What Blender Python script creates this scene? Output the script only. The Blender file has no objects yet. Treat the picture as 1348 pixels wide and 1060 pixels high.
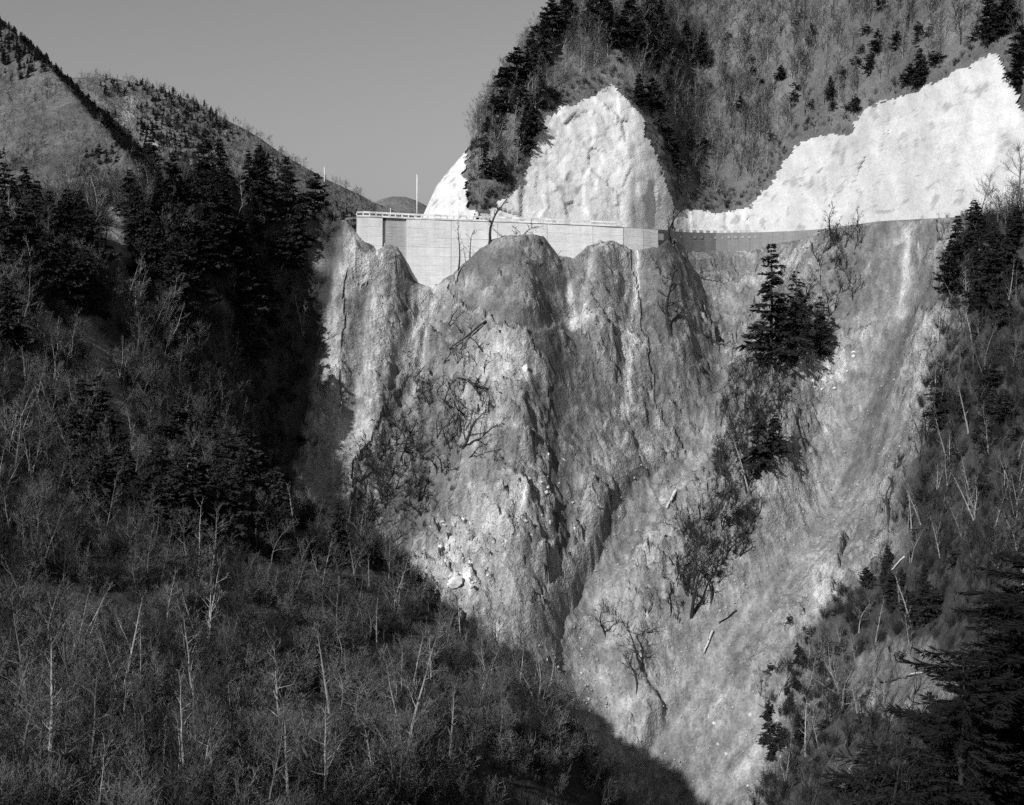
import bpy, math, random, time
import numpy as np
from mathutils import Vector, Matrix
T0 = time.time()
random.seed(7)
RNG = np.random.default_rng(11)
scene = bpy.context.scene
COL = scene.collection

# ------------------------------------------------------------------ camera, sky, sun, exposure
F, CX, V0 = 1627.0, 674.0, 370.0          # focal length and horizon row in photograph pixels (1348 wide)
cam_data = bpy.data.cameras.new('camera')
cam = bpy.data.objects.new('camera', cam_data)
COL.objects.link(cam)
cam.location = (0, 0, 0)
cam.rotation_euler = (math.radians(90), 0, 0)
cam_data.sensor_width = 36.0
cam_data.lens = F / 1348.0 * 36.0
cam_data.shift_y = -(530.0 - V0) / 1348.0
cam_data.clip_start = 0.5
cam_data.clip_end = 12000
scene.camera = cam

SUN = Vector((-0.50, -0.64, 0.58)).normalized()       # direction towards the sun: behind the left shoulder
world = bpy.data.worlds.new('World')
scene.world = world
world.use_nodes = True
wn = world.node_tree
for n in list(wn.nodes):
    wn.nodes.remove(n)
sky = wn.nodes.new('ShaderNodeTexSky')
sky.sky_type = 'NISHITA'
sky.sun_disc = False
sky.sun_elevation = math.asin(SUN.z)
sky.sun_rotation = math.atan2(SUN.x, SUN.y)
sky.altitude = 900
sky.air_density = 1.0
sky.dust_density = 1.0
bw = wn.nodes.new('ShaderNodeSeparateColor')          # black-and-white photograph on blue-sensitive film
bg = wn.nodes.new('ShaderNodeBackground')
bg.inputs['Strength'].default_value = 0.055
wo = wn.nodes.new('ShaderNodeOutputWorld')
wn.links.new(sky.outputs[0], bw.inputs[0])
wn.links.new(bw.outputs[2], bg.inputs[0])
wn.links.new(bg.outputs[0], wo.inputs[0])

sun_data = bpy.data.lights.new('sun', 'SUN')
sun_data.energy = 5.0
sun_data.angle = math.radians(0.53)
sun_data.color = (1.0, 1.0, 1.0)
sun = bpy.data.objects.new('sun', sun_data)
COL.objects.link(sun)
sun.rotation_euler = SUN.to_track_quat('Z', 'Y').to_euler()

scene.view_settings.view_transform = 'Standard'
scene.view_settings.look = 'None'
scene.view_settings.exposure = 0.0
scene.view_settings.gamma = 1.0
scene.view_settings.use_curve_mapping = False
scene.cycles.use_denoising = False                    # keep the fine grain of the film
scene.cycles.adaptive_threshold = 0.035
scene.cycles.max_bounces = 3
scene.cycles.diffuse_bounces = 1
scene.cycles.transparent_max_bounces = 4

# ------------------------------------------------------------------ numeric helpers
def at(u, v, Y):
    return np.array([(u - CX) / F * Y, Y, (V0 - v) / F * Y])

def proj(x, y, z):
    return CX + F * x / y, V0 - F * z / y

def _hash(ix, iy, iz, seed):
    h = (ix.astype(np.int64) * 374761393 + iy.astype(np.int64) * 668265263 + iz.astype(np.int64) * 2147483647 + seed * 1274126177) & 0xFFFFFFFF
    h = ((h ^ (h >> 13)) * 1274126177) & 0xFFFFFFFF
    h = ((h ^ (h >> 16)) * 2246822519) & 0xFFFFFFFF
    h = h ^ (h >> 15)
    return h.astype(np.float64) / 4294967295.0

def vnoise(x, y, z, seed=0):
    xi, yi, zi = np.floor(x), np.floor(y), np.floor(z)
    fx, fy, fz = x - xi, y - yi, z - zi
    fx = fx * fx * fx * (fx * (fx * 6 - 15) + 10)
    fy = fy * fy * fy * (fy * (fy * 6 - 15) + 10)
    fz = fz * fz * fz * (fz * (fz * 6 - 15) + 10)
    r = 0
    for dx in (0, 1):
        for dy in (0, 1):
            for dz in (0, 1):
                w = (fx if dx else 1 - fx) * (fy if dy else 1 - fy) * (fz if dz else 1 - fz)
                r = r + w * _hash(xi + dx, yi + dy, zi + dz, seed)
    return r * 2 - 1

def fbm(x, y, z, octaves=4, seed=0, gain=0.5, ridged=False):
    a, s, r = 1.0, 0.0, 0
    for o in range(octaves):
        n = vnoise(x, y, z, seed + o * 17)
        if ridged:
            n = 1 - 2 * np.abs(n)
        r = r + a * n
        s += a
        a *= gain
        x, y, z = (x * 1.6 + y * 1.2) + 3.1, (y * 1.6 - x * 1.2) + 7.7, z * 2.03 + 1.3
    return r / s

def facets(x, y, z, seed=0, tilt=0.8):
    """angular blocks: every point takes the tilted plane of its nearest block centre; returns height and crack closeness"""
    xi, yi, zi = np.floor(x), np.floor(y), np.floor(z)
    best = np.full(x.shape, 9.0)
    sec = np.full(x.shape, 9.0)
    val = np.zeros(x.shape)
    for dx in (-1, 0, 1):
        for dy in (-1, 0, 1):
            for dz in (-1, 0, 1):
                cx, cy, cz = xi + dx, yi + dy, zi + dz
                h1 = _hash(cx, cy, cz, seed)
                h2 = (h1 * 917.13) % 1
                h3 = (h1 * 5471.7) % 1
                px, py, pz = x - cx - h1, y - cy - h2, z - cz - h3
                d = px * px + py * py + pz * pz
                pl = (((h1 * 131.7) % 1) - .5) + tilt * (px * (((h1 * 37.3) % 1) - .5) + py * (((h1 * 71.9) % 1) - .5) + pz * (((h1 * 211.1) % 1) - .5)) * 2
                m = d < best
                sec = np.where(m, best, np.minimum(sec, d))
                val = np.where(m, pl, val)
                best = np.where(m, d, best)
    return val, np.sqrt(sec) - np.sqrt(best)

def sstep(a, b, x):
    t = np.clip((x - a) / (b - a), 0, 1)
    return t * t * (3 - 2 * t)

def pl_dist(px, py, pts):
    """distance to a polyline, signed side (positive = left of its direction), and position along it 0..1"""
    pts = np.asarray(pts, float)
    best = np.full(px.shape, 1e9)
    side = np.zeros(px.shape)
    tt = np.zeros(px.shape)
    n = len(pts) - 1
    for i in range(n):
        a, b = pts[i], pts[i + 1]
        d = b - a
        L2 = (d * d).sum()
        t = np.clip(((px - a[0]) * d[0] + (py - a[1]) * d[1]) / L2, 0, 1)
        qx, qy = px - a[0] - t * d[0], py - a[1] - t * d[1]
        dist = np.hypot(qx, qy)
        s = d[0] * qy - d[1] * qx
        m = dist < best
        best = np.where(m, dist, best)
        side = np.where(m, np.sign(s), side)
        tt = np.where(m, (i + t) / n, tt)
    return best, side, tt

def in_poly(px, py, poly):
    r = np.zeros(np.shape(px), bool)
    n = len(poly)
    for i in range(n):
        x1, y1 = poly[i]
        x2, y2 = poly[(i + 1) % n]
        if y1 == y2:
            continue
        c = ((y1 > py) != (y2 > py)) & (px < (x2 - x1) * (py - y1) / (y2 - y1) + x1)
        r ^= c
    return r

# ------------------------------------------------------------------ object helpers
def tag(o, label=None, cat=None, group=None, kind=None):
    if label: o['label'] = label
    if cat: o['category'] = cat
    if group: o['group'] = group
    if kind: o['kind'] = kind
    return o

def mesh_np(name, V, Fc, smooth=True):
    me = bpy.data.meshes.new(name)
    V = np.ascontiguousarray(V, np.float32)
    if isinstance(Fc, np.ndarray):
        n, k = Fc.shape
        me.vertices.add(len(V)); me.vertices.foreach_set('co', V.ravel())
        me.loops.add(n * k); me.loops.foreach_set('vertex_index', np.ascontiguousarray(Fc, np.int32).ravel())
        me.polygons.add(n)
        me.polygons.foreach_set('loop_start', np.arange(0, n * k, k, dtype=np.int32))
        if smooth:
            me.polygons.foreach_set('use_smooth', np.ones(n, bool))
        me.update(calc_edges=True)
    else:
        me.from_pydata([tuple(p) for p in V.tolist()], [], Fc)
        if smooth:
            me.polygons.foreach_set('use_smooth', np.ones(len(me.polygons), bool))
        me.update()
    return me

def obj(name, me, mat=None, parent=None, loc=None):
    o = bpy.data.objects.new(name, me)
    COL.objects.link(o)
    if mat is not None and me is not None and not me.materials:
        me.materials.append(mat)
    if parent is not None:
        o.parent = parent
    if loc is not None:
        o.location = loc
    return o

def empty(name, loc=(0, 0, 0), rz=0):
    o = bpy.data.objects.new(name, None)
    o.empty_display_size = 0.3
    COL.objects.link(o)
    o.location = loc
    o.rotation_euler = (0, 0, rz)
    return o

class MB:
    """collects boxes, tubes and ribbons into one mesh"""
    def __init__(s): s.v = []; s.f = []
    def box(s, lo, hi):
        b = len(s.v)
        for z in (lo[2], hi[2]):
            for y in (lo[1], hi[1]):
                for x in (lo[0], hi[0]):
                    s.v.append((x, y, z))
        for q in ((0, 2, 3, 1), (4, 5, 7, 6), (0, 1, 5, 4), (2, 6, 7, 3), (0, 4, 6, 2), (1, 3, 7, 5)):
            s.f.append(tuple(b + i for i in q))
    def hexa(s, c):
        b = len(s.v); s.v += [tuple(p) for p in c]
        for q in ((0, 2, 3, 1), (4, 5, 7, 6), (0, 1, 5, 4), (2, 6, 7, 3), (0, 4, 6, 2), (1, 3, 7, 5)):
            s.f.append(tuple(b + i for i in q))
    def tube(s, pts, rad, n=5, cap=True):
        b = len(s.v); m = len(pts)
        for i in range(m):
            p = Vector(pts[i])
            d = (Vector(pts[min(i + 1, m - 1)]) - Vector(pts[max(i - 1, 0)]))
            if d.length < 1e-6: d = Vector((0, 0, 1))
            d.normalize()
            a = d.cross(Vector((0.31, 0.93, 0.19))).normalized()
            c = d.cross(a)
            for k in range(n):
                t = 2 * math.pi * k / n
                s.v.append(tuple(p + (a * math.cos(t) + c * math.sin(t)) * rad[i]))
        for i in range(m - 1):
            for k in range(n):
                k2 = (k + 1) % n
                s.f.append((b + i * n + k, b + i * n + k2, b + (i + 1) * n + k2, b + (i + 1) * n + k))
        if cap:
            s.f.append(tuple(b + k for k in range(n))[::-1])
            s.f.append(tuple(b + (m - 1) * n + k for k in range(n)))
    def ribbon(s, p0, p1, w, up):
        d = Vector(p1) - Vector(p0)
        a = d.cross(up)
        if a.length < 1e-6: a = Vector((1, 0, 0))
        a = a.normalized() * w
        b = len(s.v)
        s.v += [tuple(Vector(p0) - a), tuple(Vector(p0) + a), tuple(Vector(p1) + a * .35), tuple(Vector(p1) - a * .35)]
        s.f.append((b, b + 1, b + 2, b + 3))
    def mesh(s, name, smooth=False):
        return mesh_np(name, np.array(s.v), s.f, smooth)
    def build(s, name, mat, parent=None, smooth=False):
        return obj(name, s.mesh(name, smooth), mat, parent)

# ------------------------------------------------------------------ materials (all neutral greys: the photograph is black and white)
def new_mat(name, rough=0.9):
    m = bpy.data.materials.new(name)
    m.use_nodes = True
    nt = m.node_tree
    b = nt.nodes['Principled BSDF']
    b.inputs['Roughness'].default_value = rough
    b.inputs['Specular IOR Level'].default_value = 0.15
    return m, nt, b

def nd(nt, kind, **kw):
    n = nt.nodes.new(kind)
    for k, v in kw.items():
        if k in n.inputs: n.inputs[k].default_value = v
        else: setattr(n, k, v)
    return n

def math_node(nt, op, a, b=None, clamp=False):
    n = nt.nodes.new('ShaderNodeMath'); n.operation = op; n.use_clamp = clamp
    for i, s in enumerate((a, b)):
        if s is None: continue
        if isinstance(s, (int, float)): n.inputs[i].default_value = s
        else: nt.links.new(s, n.inputs[i])
    return n.outputs[0]

def ramp(nt, src, a, b, lo, hi):
    n = nt.nodes.new('ShaderNodeMapRange')
    n.inputs['From Min'].default_value = a; n.inputs['From Max'].default_value = b
    n.inputs['To Min'].default_value = lo; n.inputs['To Max'].default_value = hi
    nt.links.new(src, n.inputs['Value'])
    return n.outputs['Result']

def noise(nt, vec, scale, detail=6, rough=0.6, dist=0.0):
    n = nd(nt, 'ShaderNodeTexNoise'); n.inputs['Scale'].default_value = scale
    n.inputs['Detail'].default_value = detail; n.inputs['Roughness'].default_value = rough
    n.inputs['Distortion'].default_value = dist
    nt.links.new(vec, n.inputs['Vector'])
    return n.outputs['Fac']

def grey(nt, b, val):
    c = nt.nodes.new('ShaderNodeCombineColor')
    for i in range(3): nt.links.new(val, c.inputs[i])
    nt.links.new(c.outputs[0], b.inputs['Base Color'])

def bump(nt, b, h, dist, strength=1.0):
    n = nt.nodes.new('ShaderNodeBump')
    n.inputs['Strength'].default_value = strength
    n.inputs['Distance'].default_value = dist
    nt.links.new(h, n.inputs['Height'])
    nt.links.new(n.outputs[0], b.inputs['Normal'])

def flat_mat(name, base, var=0.3, scale=2.0, rough=0.9, bumpd=0.0):
    m, nt, b = new_mat(name, rough)
    tc = nd(nt, 'ShaderNodeTexCoord')
    oi = nd(nt, 'ShaderNodeObjectInfo')
    n = noise(nt, tc.outputs['Object'], scale, 1)
    v = ramp(nt, n, 0.25, 0.75, base * (1 - var), base * (1 + var))
    v = math_node(nt, 'MULTIPLY', v, ramp(nt, oi.outputs['Random'], 0, 1, 0.75, 1.25))
    grey(nt, b, v)
    if bumpd: bump(nt, b, n, bumpd)
    return m

def terrain_mat(name, streaks=True, fine=1.0):
    """'tone' is the stone or soil's own reflectance plus any painted shade, 'rock' how stony it is"""
    m, nt, b = new_mat(name, 0.95)
    geo = nd(nt, 'ShaderNodeNewGeometry')
    pos = geo.outputs['Position']
    ta = nd(nt, 'ShaderNodeAttribute', attribute_name='tone')
    ra = nd(nt, 'ShaderNodeAttribute', attribute_name='rock')
    n1 = noise(nt, pos, 0.35 * fine, 4, 0.65, 0.0)
    n2 = noise(nt, pos, 2.2 * fine, 3, 0.7)
    n3 = noise(nt, pos, 9.0 * fine, 1, 0.6)
    mp = nd(nt, 'ShaderNodeMapping'); mp.inputs['Scale'].default_value = (1.3, 0.5, 0.16)
    nt.links.new(pos, mp.inputs['Vector'])
    ns = noise(nt, mp.outputs[0], 0.8, 3, 0.65, 0.0)
    rg = nd(nt, 'ShaderNodeTexNoise', noise_type='RIDGED_MULTIFRACTAL'); rg.inputs['Scale'].default_value = 0.55 * fine
    rg.inputs['Detail'].default_value = 3.5; rg.inputs['Roughness'].default_value = 0.62; rg.inputs['Distortion'].default_value = 0.0
    nt.links.new(pos, rg.inputs['Vector'])
    crack = ramp(nt, rg.outputs['Fac'], 0.2, 1.6, 1.0, 0.0)
    v = math_node(nt, 'MULTIPLY', ta.outputs['Fac'], ramp(nt, n1, 0.3, 0.7, 0.80, 1.22))
    v = math_node(nt, 'MULTIPLY', v, ramp(nt, n2, 0.3, 0.7, 0.74, 1.28))
    v = math_node(nt, 'MULTIPLY', v, ramp(nt, n3, 0.3, 0.7, 0.80, 1.20))
    if streaks:
        v = math_node(nt, 'MULTIPLY', v, ramp(nt, ns, 0.3, 0.7, 0.72, 1.30))
        cr = math_node(nt, 'SUBTRACT', 1.0, math_node(nt, 'MULTIPLY', math_node(nt, 'MULTIPLY', math_node(nt, 'SUBTRACT', 1.0, crack), 0.30), ra.outputs['Fac']))
        v = math_node(nt, 'MULTIPLY', v, cr)  # crevice shade put into the rock colour
    grey(nt, b, v)
    h = math_node(nt, 'ADD', math_node(nt, 'MULTIPLY', n1, 0.9), math_node(nt, 'MULTIPLY', n2, 0.45))
    h = math_node(nt, 'ADD', h, math_node(nt, 'MULTIPLY', n3, 0.10))
    h2 = math_node(nt, 'MULTIPLY', math_node(nt, 'MULTIPLY', crack, 0.9), ra.outputs['Fac'])
    h = math_node(nt, 'MULTIPLY', math_node(nt, 'ADD', h, h2), ramp(nt, ra.outputs['Fac'], 0, 1, 0.45, 1.0))
    bump(nt, b, h, 1.3 / fine)
    return m

M_TERR = terrain_mat('cliff_rock_and_soil')
M_HILL = terrain_mat('hill_soil', streaks=False)
M_FAR = terrain_mat('distant_hill', streaks=False, fine=0.12)

def concrete_sprayed():
    m, nt, b = new_mat('sprayed_concrete', 0.9)
    pos = nd(nt, 'ShaderNodeNewGeometry').outputs['Position']
    ta = nd(nt, 'ShaderNodeAttribute', attribute_name='tone')
    n1 = noise(nt, pos, 0.25, 4, 0.7, 1.0); n2 = noise(nt, pos, 1.4, 4, 0.7, 0.5); n3 = noise(nt, pos, 6, 1, 0.6)
    mp = nd(nt, 'ShaderNodeMapping'); mp.inputs['Scale'].default_value = (1.2, 0.6, 0.12)
    nt.links.new(pos, mp.inputs['Vector'])
    ns = noise(nt, mp.outputs[0], 0.7, 6, 0.6, 0.4)
    v = math_node(nt, 'MULTIPLY', ta.outputs['Fac'], ramp(nt, n1, 0.3, 0.7, 0.90, 1.08))
    v = math_node(nt, 'MULTIPLY', v, ramp(nt, ns, 0.3, 0.75, 1.05, 0.90))
    v = math_node(nt, 'MULTIPLY', v, ramp(nt, n2, 0.30, 0.5, 0.90, 1.02))
    rg = nd(nt, 'ShaderNodeTexNoise', noise_type='RIDGED_MULTIFRACTAL'); rg.inputs['Scale'].default_value = 0.32
    rg.inputs['Detail'].default_value = 3; rg.inputs['Distortion'].default_value = 0.6
    nt.links.new(pos, rg.inputs['Vector'])
    crk = ramp(nt, rg.outputs['Fac'], 1.25, 1.75, 1.0, 0.68)
    v = math_node(nt, 'MULTIPLY', v, crk)
    grey(nt, b, v)
    h = math_node(nt, 'ADD', math_node(nt, 'MULTIPLY', n2, 0.6), math_node(nt, 'MULTIPLY', n3, 0.12))
    h = math_node(nt, 'ADD', h, math_node(nt, 'MULTIPLY', crk, 0.5))
    bump(nt, b, h, 0.35)
    return m
M_SHOT = concrete_sprayed()

def concrete_cast(name, base):
    m, nt, b = new_mat(name, 0.85)
    pos = nd(nt, 'ShaderNodeNewGeometry').outputs['Position']
    oi = nd(nt, 'ShaderNodeObjectInfo')
    n1 = noise(nt, pos, 0.5, 6, 0.6)
    mp = nd(nt, 'ShaderNodeMapping'); mp.inputs['Scale'].default_value = (1.0, 1.0, 6.0)
    nt.links.new(pos, mp.inputs['Vector'])
    n2 = noise(nt, mp.outputs[0], 0.45, 5, 0.6)
    v = ramp(nt, n1, 0.3, 0.7, base * .93, base * 1.06)
    v = math_node(nt, 'MULTIPLY', v, ramp(nt, n2, 0.35, 0.65, 0.92, 1.04))
    ms = nd(nt, 'ShaderNodeMapping'); ms.inputs['Scale'].default_value = (1.6, 1.6, 0.07)
    nt.links.new(pos, ms.inputs['Vector'])
    n3 = noise(nt, ms.outputs[0], 0.5, 4, 0.65)
    v = math_node(nt, 'MULTIPLY', v, ramp(nt, n3, 0.35, 0.75, 1.04, 0.84))
    v = math_node(nt, 'MULTIPLY', v, ramp(nt, oi.outputs['Random'], 0, 1, 0.94, 1.03))
    grey(nt, b, v)
    bump(nt, b, n2, 0.05)
    return m
M_WALL = concrete_cast('cast_concrete', 0.88)
M_WALL_OLD = concrete_cast('weathered_concrete', 0.50)
M_RAIL = flat_mat('white_rail_paint', 0.82, 0.04)
M_MASON = concrete_cast('grey_masonry', 0.25)
M_ROAD = flat_mat('road_surface', 0.22, 0.2, 1.0)
M_STEEL = flat_mat('pale_steel', 0.7, 0.05)
M_BOULD = flat_mat('pale_boulder', 0.58, 0.3, 1.2, bumpd=0.15)
M_SCREE = flat_mat('scree_stone', 0.30, 0.4, 1.2)
M_BARK_P = flat_mat('pale_bark', 0.26, 0.35, 3.0)
M_BARK_D = flat_mat('dark_bark', 0.035, 0.4, 3.0)
M_BARK_M = flat_mat('grey_bark', 0.12, 0.4, 3.0)
M_TWIG_P = flat_mat('pale_twig', 0.15, 0.3, 3.0)
M_TWIG_M = flat_mat('grey_twig', 0.10, 0.35, 3.0)
M_TWIG_D = flat_mat('dark_twig', 0.03, 0.4, 3.0)
M_NEEDLE = flat_mat('dark_needles', 0.027, 0.4, 2.0)
M_NEEDLE_N = flat_mat('shade_black_needles', 0.012, 0.3, 2.0)  # shade on the near conifers put into blackened needles
M_NEEDLE_B = flat_mat('grey_needles', 0.05, 0.4, 2.0)
M_LOG = flat_mat('bleached_log', 0.45, 0.3, 3.0)
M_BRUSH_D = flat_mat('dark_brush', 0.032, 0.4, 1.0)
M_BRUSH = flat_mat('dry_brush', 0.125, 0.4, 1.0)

# ------------------------------------------------------------------ terrain below the road: one height field z(x, y) from surveyed points
CP = []
def col(u, *vy):
    for v, Y in vy:
        CP.append(at(u, v, Y))
# far cliff, column by column
col(450, (300, 241), (400, 235), (500, 226), (600, 214), (720, 202), (800, 192))
col(478, (310, 242), (420, 234), (520, 225))
col(520, (330, 245), (420, 238), (500, 231), (600, 220), (700, 208), (800, 196))
col(548, (364, 246), (440, 239))
col(578, (376, 247), (450, 240), (600, 222), (700, 209), (780, 200))
col(615, (345, 248), (420, 240))
col(655, (314, 250), (400, 238), (500, 228))
col(690, (311, 251), (400, 236), (500, 227), (600, 217), (700, 207), (800, 199), (860, 194))
col(717, (313, 253), (400, 241))
col(745, (340, 255), (430, 243.5), (540, 231), (650, 220), (760, 211), (850, 201))
col(800, (318, 260), (400, 250), (500, 241), (600, 230), (700, 218), (800, 208), (900, 199), (960, 193))
col(845, (330, 263), (420, 257), (520, 244), (620, 231), (720, 219), (850, 204), (1000, 190), (1060, 184))
col(885, (318, 270), (400, 258), (460, 251))
col(940, (350, 286), (420, 271), (500, 256), (600, 238), (700, 221), (800, 207), (900, 195), (1000, 186), (1060, 180))
col(1000, (345, 285), (400, 271), (470, 251), (540, 237), (620, 222), (700, 213), (800, 202))
col(1040, (330, 278), (470, 244))
col(1080, (305, 272), (400, 256), (480, 245), (560, 237), (640, 224), (740, 207), (850, 194), (960, 180), (1060, 168))
col(1160, (292, 256), (400, 243), (500, 232), (600, 219), (700, 205), (800, 190), (900, 176), (1000, 162), (1060, 152))
col(1250, (287, 242), (400, 225), (500, 208), (600, 194), (700, 181), (800, 168), (900, 153), (1000, 140))
col(1348, (282, 226), (400, 205), (500, 188), (600, 173), (700, 160), (800, 147), (900, 135), (1000, 122), (1060, 114))
col(1500, (280, 208), (500, 175), (700, 148), (900, 122), (1060, 105))
# wooded left side and near left slope
for u, v, Y in [(0, 1060, 55), (200, 1060, 58), (400, 1060, 66), (550, 1060, 76), (700, 1060, 90), (800, 1062, 100),
                (0, 950, 66), (200, 950, 72), (400, 950, 84), (600, 950, 100), (740, 965, 110),
                (0, 800, 90), (200, 800, 97), (400, 820, 112), (560, 855, 121), (650, 865, 123),
                (790, 1030, 108), (690, 890, 124), (570, 795, 140), (480, 725, 155), (395, 705, 192),
                (0, 650, 120), (150, 650, 128), (300, 660, 145), (370, 690, 176),
                (0, 500, 147), (150, 500, 166), (300, 500, 199), (370, 500, 220), (410, 500, 226), (340, 560, 207), (370, 600, 209), (405, 600, 213), (340, 620, 199), (420, 650, 208), (385, 650, 204),
                (0, 380, 165), (150, 380, 186), (300, 380, 218), (400, 400, 235),
                (0, 315, 180), (100, 305, 195), (200, 280, 215), (300, 258, 232), (400, 270, 241), (435, 290, 242)]:
    CP.append(at(u, v, Y))
for p in [(-95, 100, 26), (-130, 100, 55), (-122, 150, 32), (-135, 165, 40), (-95, 60, 12), (-120, 205, 14), (-84, 196, 7.5), (-130, 20, 5), (-60, 60, -4), (-50, 20, -8),  # high points: unseen left hillside raised so its shadow covers the wood
          (-100, 250, 11), (-60, 262, 9), (-45, 290, 11), (-130, 300, 15),
          # the bed of the ravine and the hidden faces towards it
          (14, 183, -79), (17, 160, -84), (20, 130, -88), (22, 100, -92), (20, 75, -88), (-4, 168, -70), (-20, 178, -55), (30, 150, -76), (35, 125, -70),
          # the slope below the camera
          (0, 1, -1.9), (0, 20, -11.5), (0, 40, -20.5), (14, 20, -11.5), (14, 40, -20.5), (30, 60, -33), (45, 85, -44), (-15, 40, -19.5), (-15, 15, -9), (60, 60, -30), (80, 100, -28), (60, 20, -12), (120, 60, -10), (125, 150, 10), (125, 220, 25)]:
    CP.append(np.array(p, float))
CP = np.array(CP)
MQ = 5.0
def _phi(dx, dy): return np.sqrt(dx * dx + dy * dy + MQ * MQ)
n = len(CP)
A = np.zeros((n + 3, n + 3))
A[:n, :n] = _phi(CP[:, None, 0] - CP[None, :, 0], CP[:, None, 1] - CP[None, :, 1])
A[:n, :n] -= np.eye(n) * 0.4
A[:n, n] = 1; A[:n, n + 1:] = CP[:, :2]; A[n:, :n] = A[:n, n:].T
W = np.linalg.solve(A, np.concatenate([CP[:, 2], [0, 0, 0]]))
def base_z(x, y):
    z = W[n] + W[n + 1] * x + W[n + 2] * y
    for i in range(n):
        z = z + W[i] * _phi(x - CP[i, 0], y - CP[i, 1])
    return z

# road: outer edge (u, road-surface row, distance)
ROAD = [(464, 286, 241), (470, 285, 241.5), (550, 289, 247), (650, 292, 253.5), (750, 296, 260), (820, 299, 265), (865, 302, 271),
        (900, 306, 282), (940, 307, 290), (1000, 306, 291), (1050, 304, 283), (1080, 302, 277), (1160, 291, 261), (1240, 287, 246.5), (1348, 281, 231), (1450, 277, 220)]
RP = np.array([at(*r) for r in ROAD])
def resample(P, step):
    d = np.concatenate([[0], np.cumsum(np.linalg.norm(np.diff(P[:, :2], axis=0), axis=1))])
    s = np.arange(0, d[-1], step)
    Q = np.stack([np.interp(s, d, P[:, k]) for k in range(P.shape[1])], 1)
    for _ in range(2):
        Q[1:-1] = Q[1:-1] * .5 + (Q[:-2] + Q[2:]) * .25
    return Q
RS = resample(RP, 1.5)
tan = np.gradient(RS[:, :2], axis=0); tan /= np.linalg.norm(tan, axis=1)[:, None]
RN = np.stack([-tan[:, 1], tan[:, 0]], 1)           # towards the hill
RI = RS.copy(); RI[:, :2] += RN * 6.5                # inner edge
road_y = lambda x: np.interp(x, RS[:, 0], RS[:, 1])
road_z = lambda x: np.interp(x, RS[:, 0], RS[:, 2])

def cast_base(u, v, zf, y0=30.0, y1=330.0, step=0.5):
    """where the line of sight through (u, v) meets the ground"""
    ys = np.arange(y0, y1, step)
    x = (u - CX) / F * ys; zr = (V0 - v) / F * ys
    hit = np.nonzero(zf(x, ys) >= zr)[0]
    if len(hit) == 0: return None
    Y = ys[hit[0]]
    return np.array([(u - CX) / F * Y, Y, (V0 - v) / F * Y])
def snap(pts):
    return np.array([cast_base(u, v, base_z, 150)[:2] for u, v in pts])

RIDGES = [  # rows of (u, v), height, half width
    (snap([(690, 325), (680, 400), (665, 470), (640, 560)]), 2.2, 5.5),
    (snap([(800, 330), (790, 400), (790, 470)]), 2.0, 3.5),
    (snap([(515, 345), (505, 430), (495, 540)]), 2.2, 3.0),
    (snap([(470, 330), (455, 430), (430, 560)]), 1.8, 2.5),
    (snap([(885, 330), (885, 400), (900, 450)]), 1.4, 3.0),
    (snap([(1030, 420), (1030, 480), (1005, 600), (960, 700), (920, 800)]), 4.5, 6.0),
    (snap([(1110, 330), (1060, 420), (1035, 470)]), 3.0, 5.0),
    (snap([(700, 560), (690, 680), (690, 800)]), 1.8, 5.0),
    (snap([(610, 560), (600, 680), (590, 770)]), 1.8, 4.0),
    (snap([(880, 700), (850, 800), (830, 900)]), 1.5, 4.0),
    (snap([(1100, 760), (1060, 820), (1010, 900)]), 2.0, 5.0)]
GULLIES = [
    (snap([(495, 330), (470, 430), (462, 540), (430, 640)]), 1.6, 2.0),
    (snap([(560, 390), (540, 470), (515, 560), (480, 680)]), 2.2, 2.5),
    (snap([(748, 350), (745, 440), (735, 520), (735, 640)]), 1.0, 4.5),
    (snap([(838, 335), (828, 440), (826, 540), (850, 600)]), 1.2, 2.0),
    (snap([(940, 400), (940, 500), (900, 590), (845, 640), (790, 730), (735, 830)]), 2.0, 5.0),
    (snap([(1185, 330), (1165, 480), (1120, 600), (1060, 700), (990, 800), (910, 910), (850, 1000)]), 3.0, 6.0)]
BANKS = [   # abrupt banks that face right: height, reach behind the lip
    (snap([(842, 622), (815, 645), (798, 690), (785, 730), (765, 765), (742, 800), (736, 826)]), 3.3, 7.0),
    (snap([(878, 930), (862, 955), (840, 990)]), 4.8, 5.0),
    (snap([(1246, 428), (1215, 455), (1190, 490), (1178, 540), (1172, 575)]), 2.6, 4.0),
    (snap([(1118, 712), (1110, 740), (1098, 780)]), 3.0, 3.5)]

xs = np.concatenate([np.arange(-140, -44, 0.9), np.arange(-44, 84, 0.32), np.arange(84, 135, 0.9)])
ys = np.concatenate([np.arange(0.5, 60, 1.1), np.arange(60, 150, 0.65), np.arange(150, 300, 0.32)])
GX, GY = np.meshgrid(xs, ys)
GZ = base_z(GX, GY)
cl = (GY > 140)
def feature(pts, fn):
    global GZ
    m = cl & (GX > pts[:, 0].min() - 30) & (GX < pts[:, 0].max() + 30) & (GY > pts[:, 1].min() - 30) & (GY < pts[:, 1].max() + 30)
    d, s, t = pl_dist(GX[m], GY[m], pts)
    GZ[m] += fn(d, s, t, GX[m], GY[m], GZ[m])
for pts, h, w in RIDGES:
    feature(pts, lambda d, s, t, x, y, z: h * np.exp(-(d / w) ** 2))
for pts, h, w in GULLIES:
    feature(pts, lambda d, s, t, x, y, z: -h * np.exp(-(d / w) ** 2))
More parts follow.
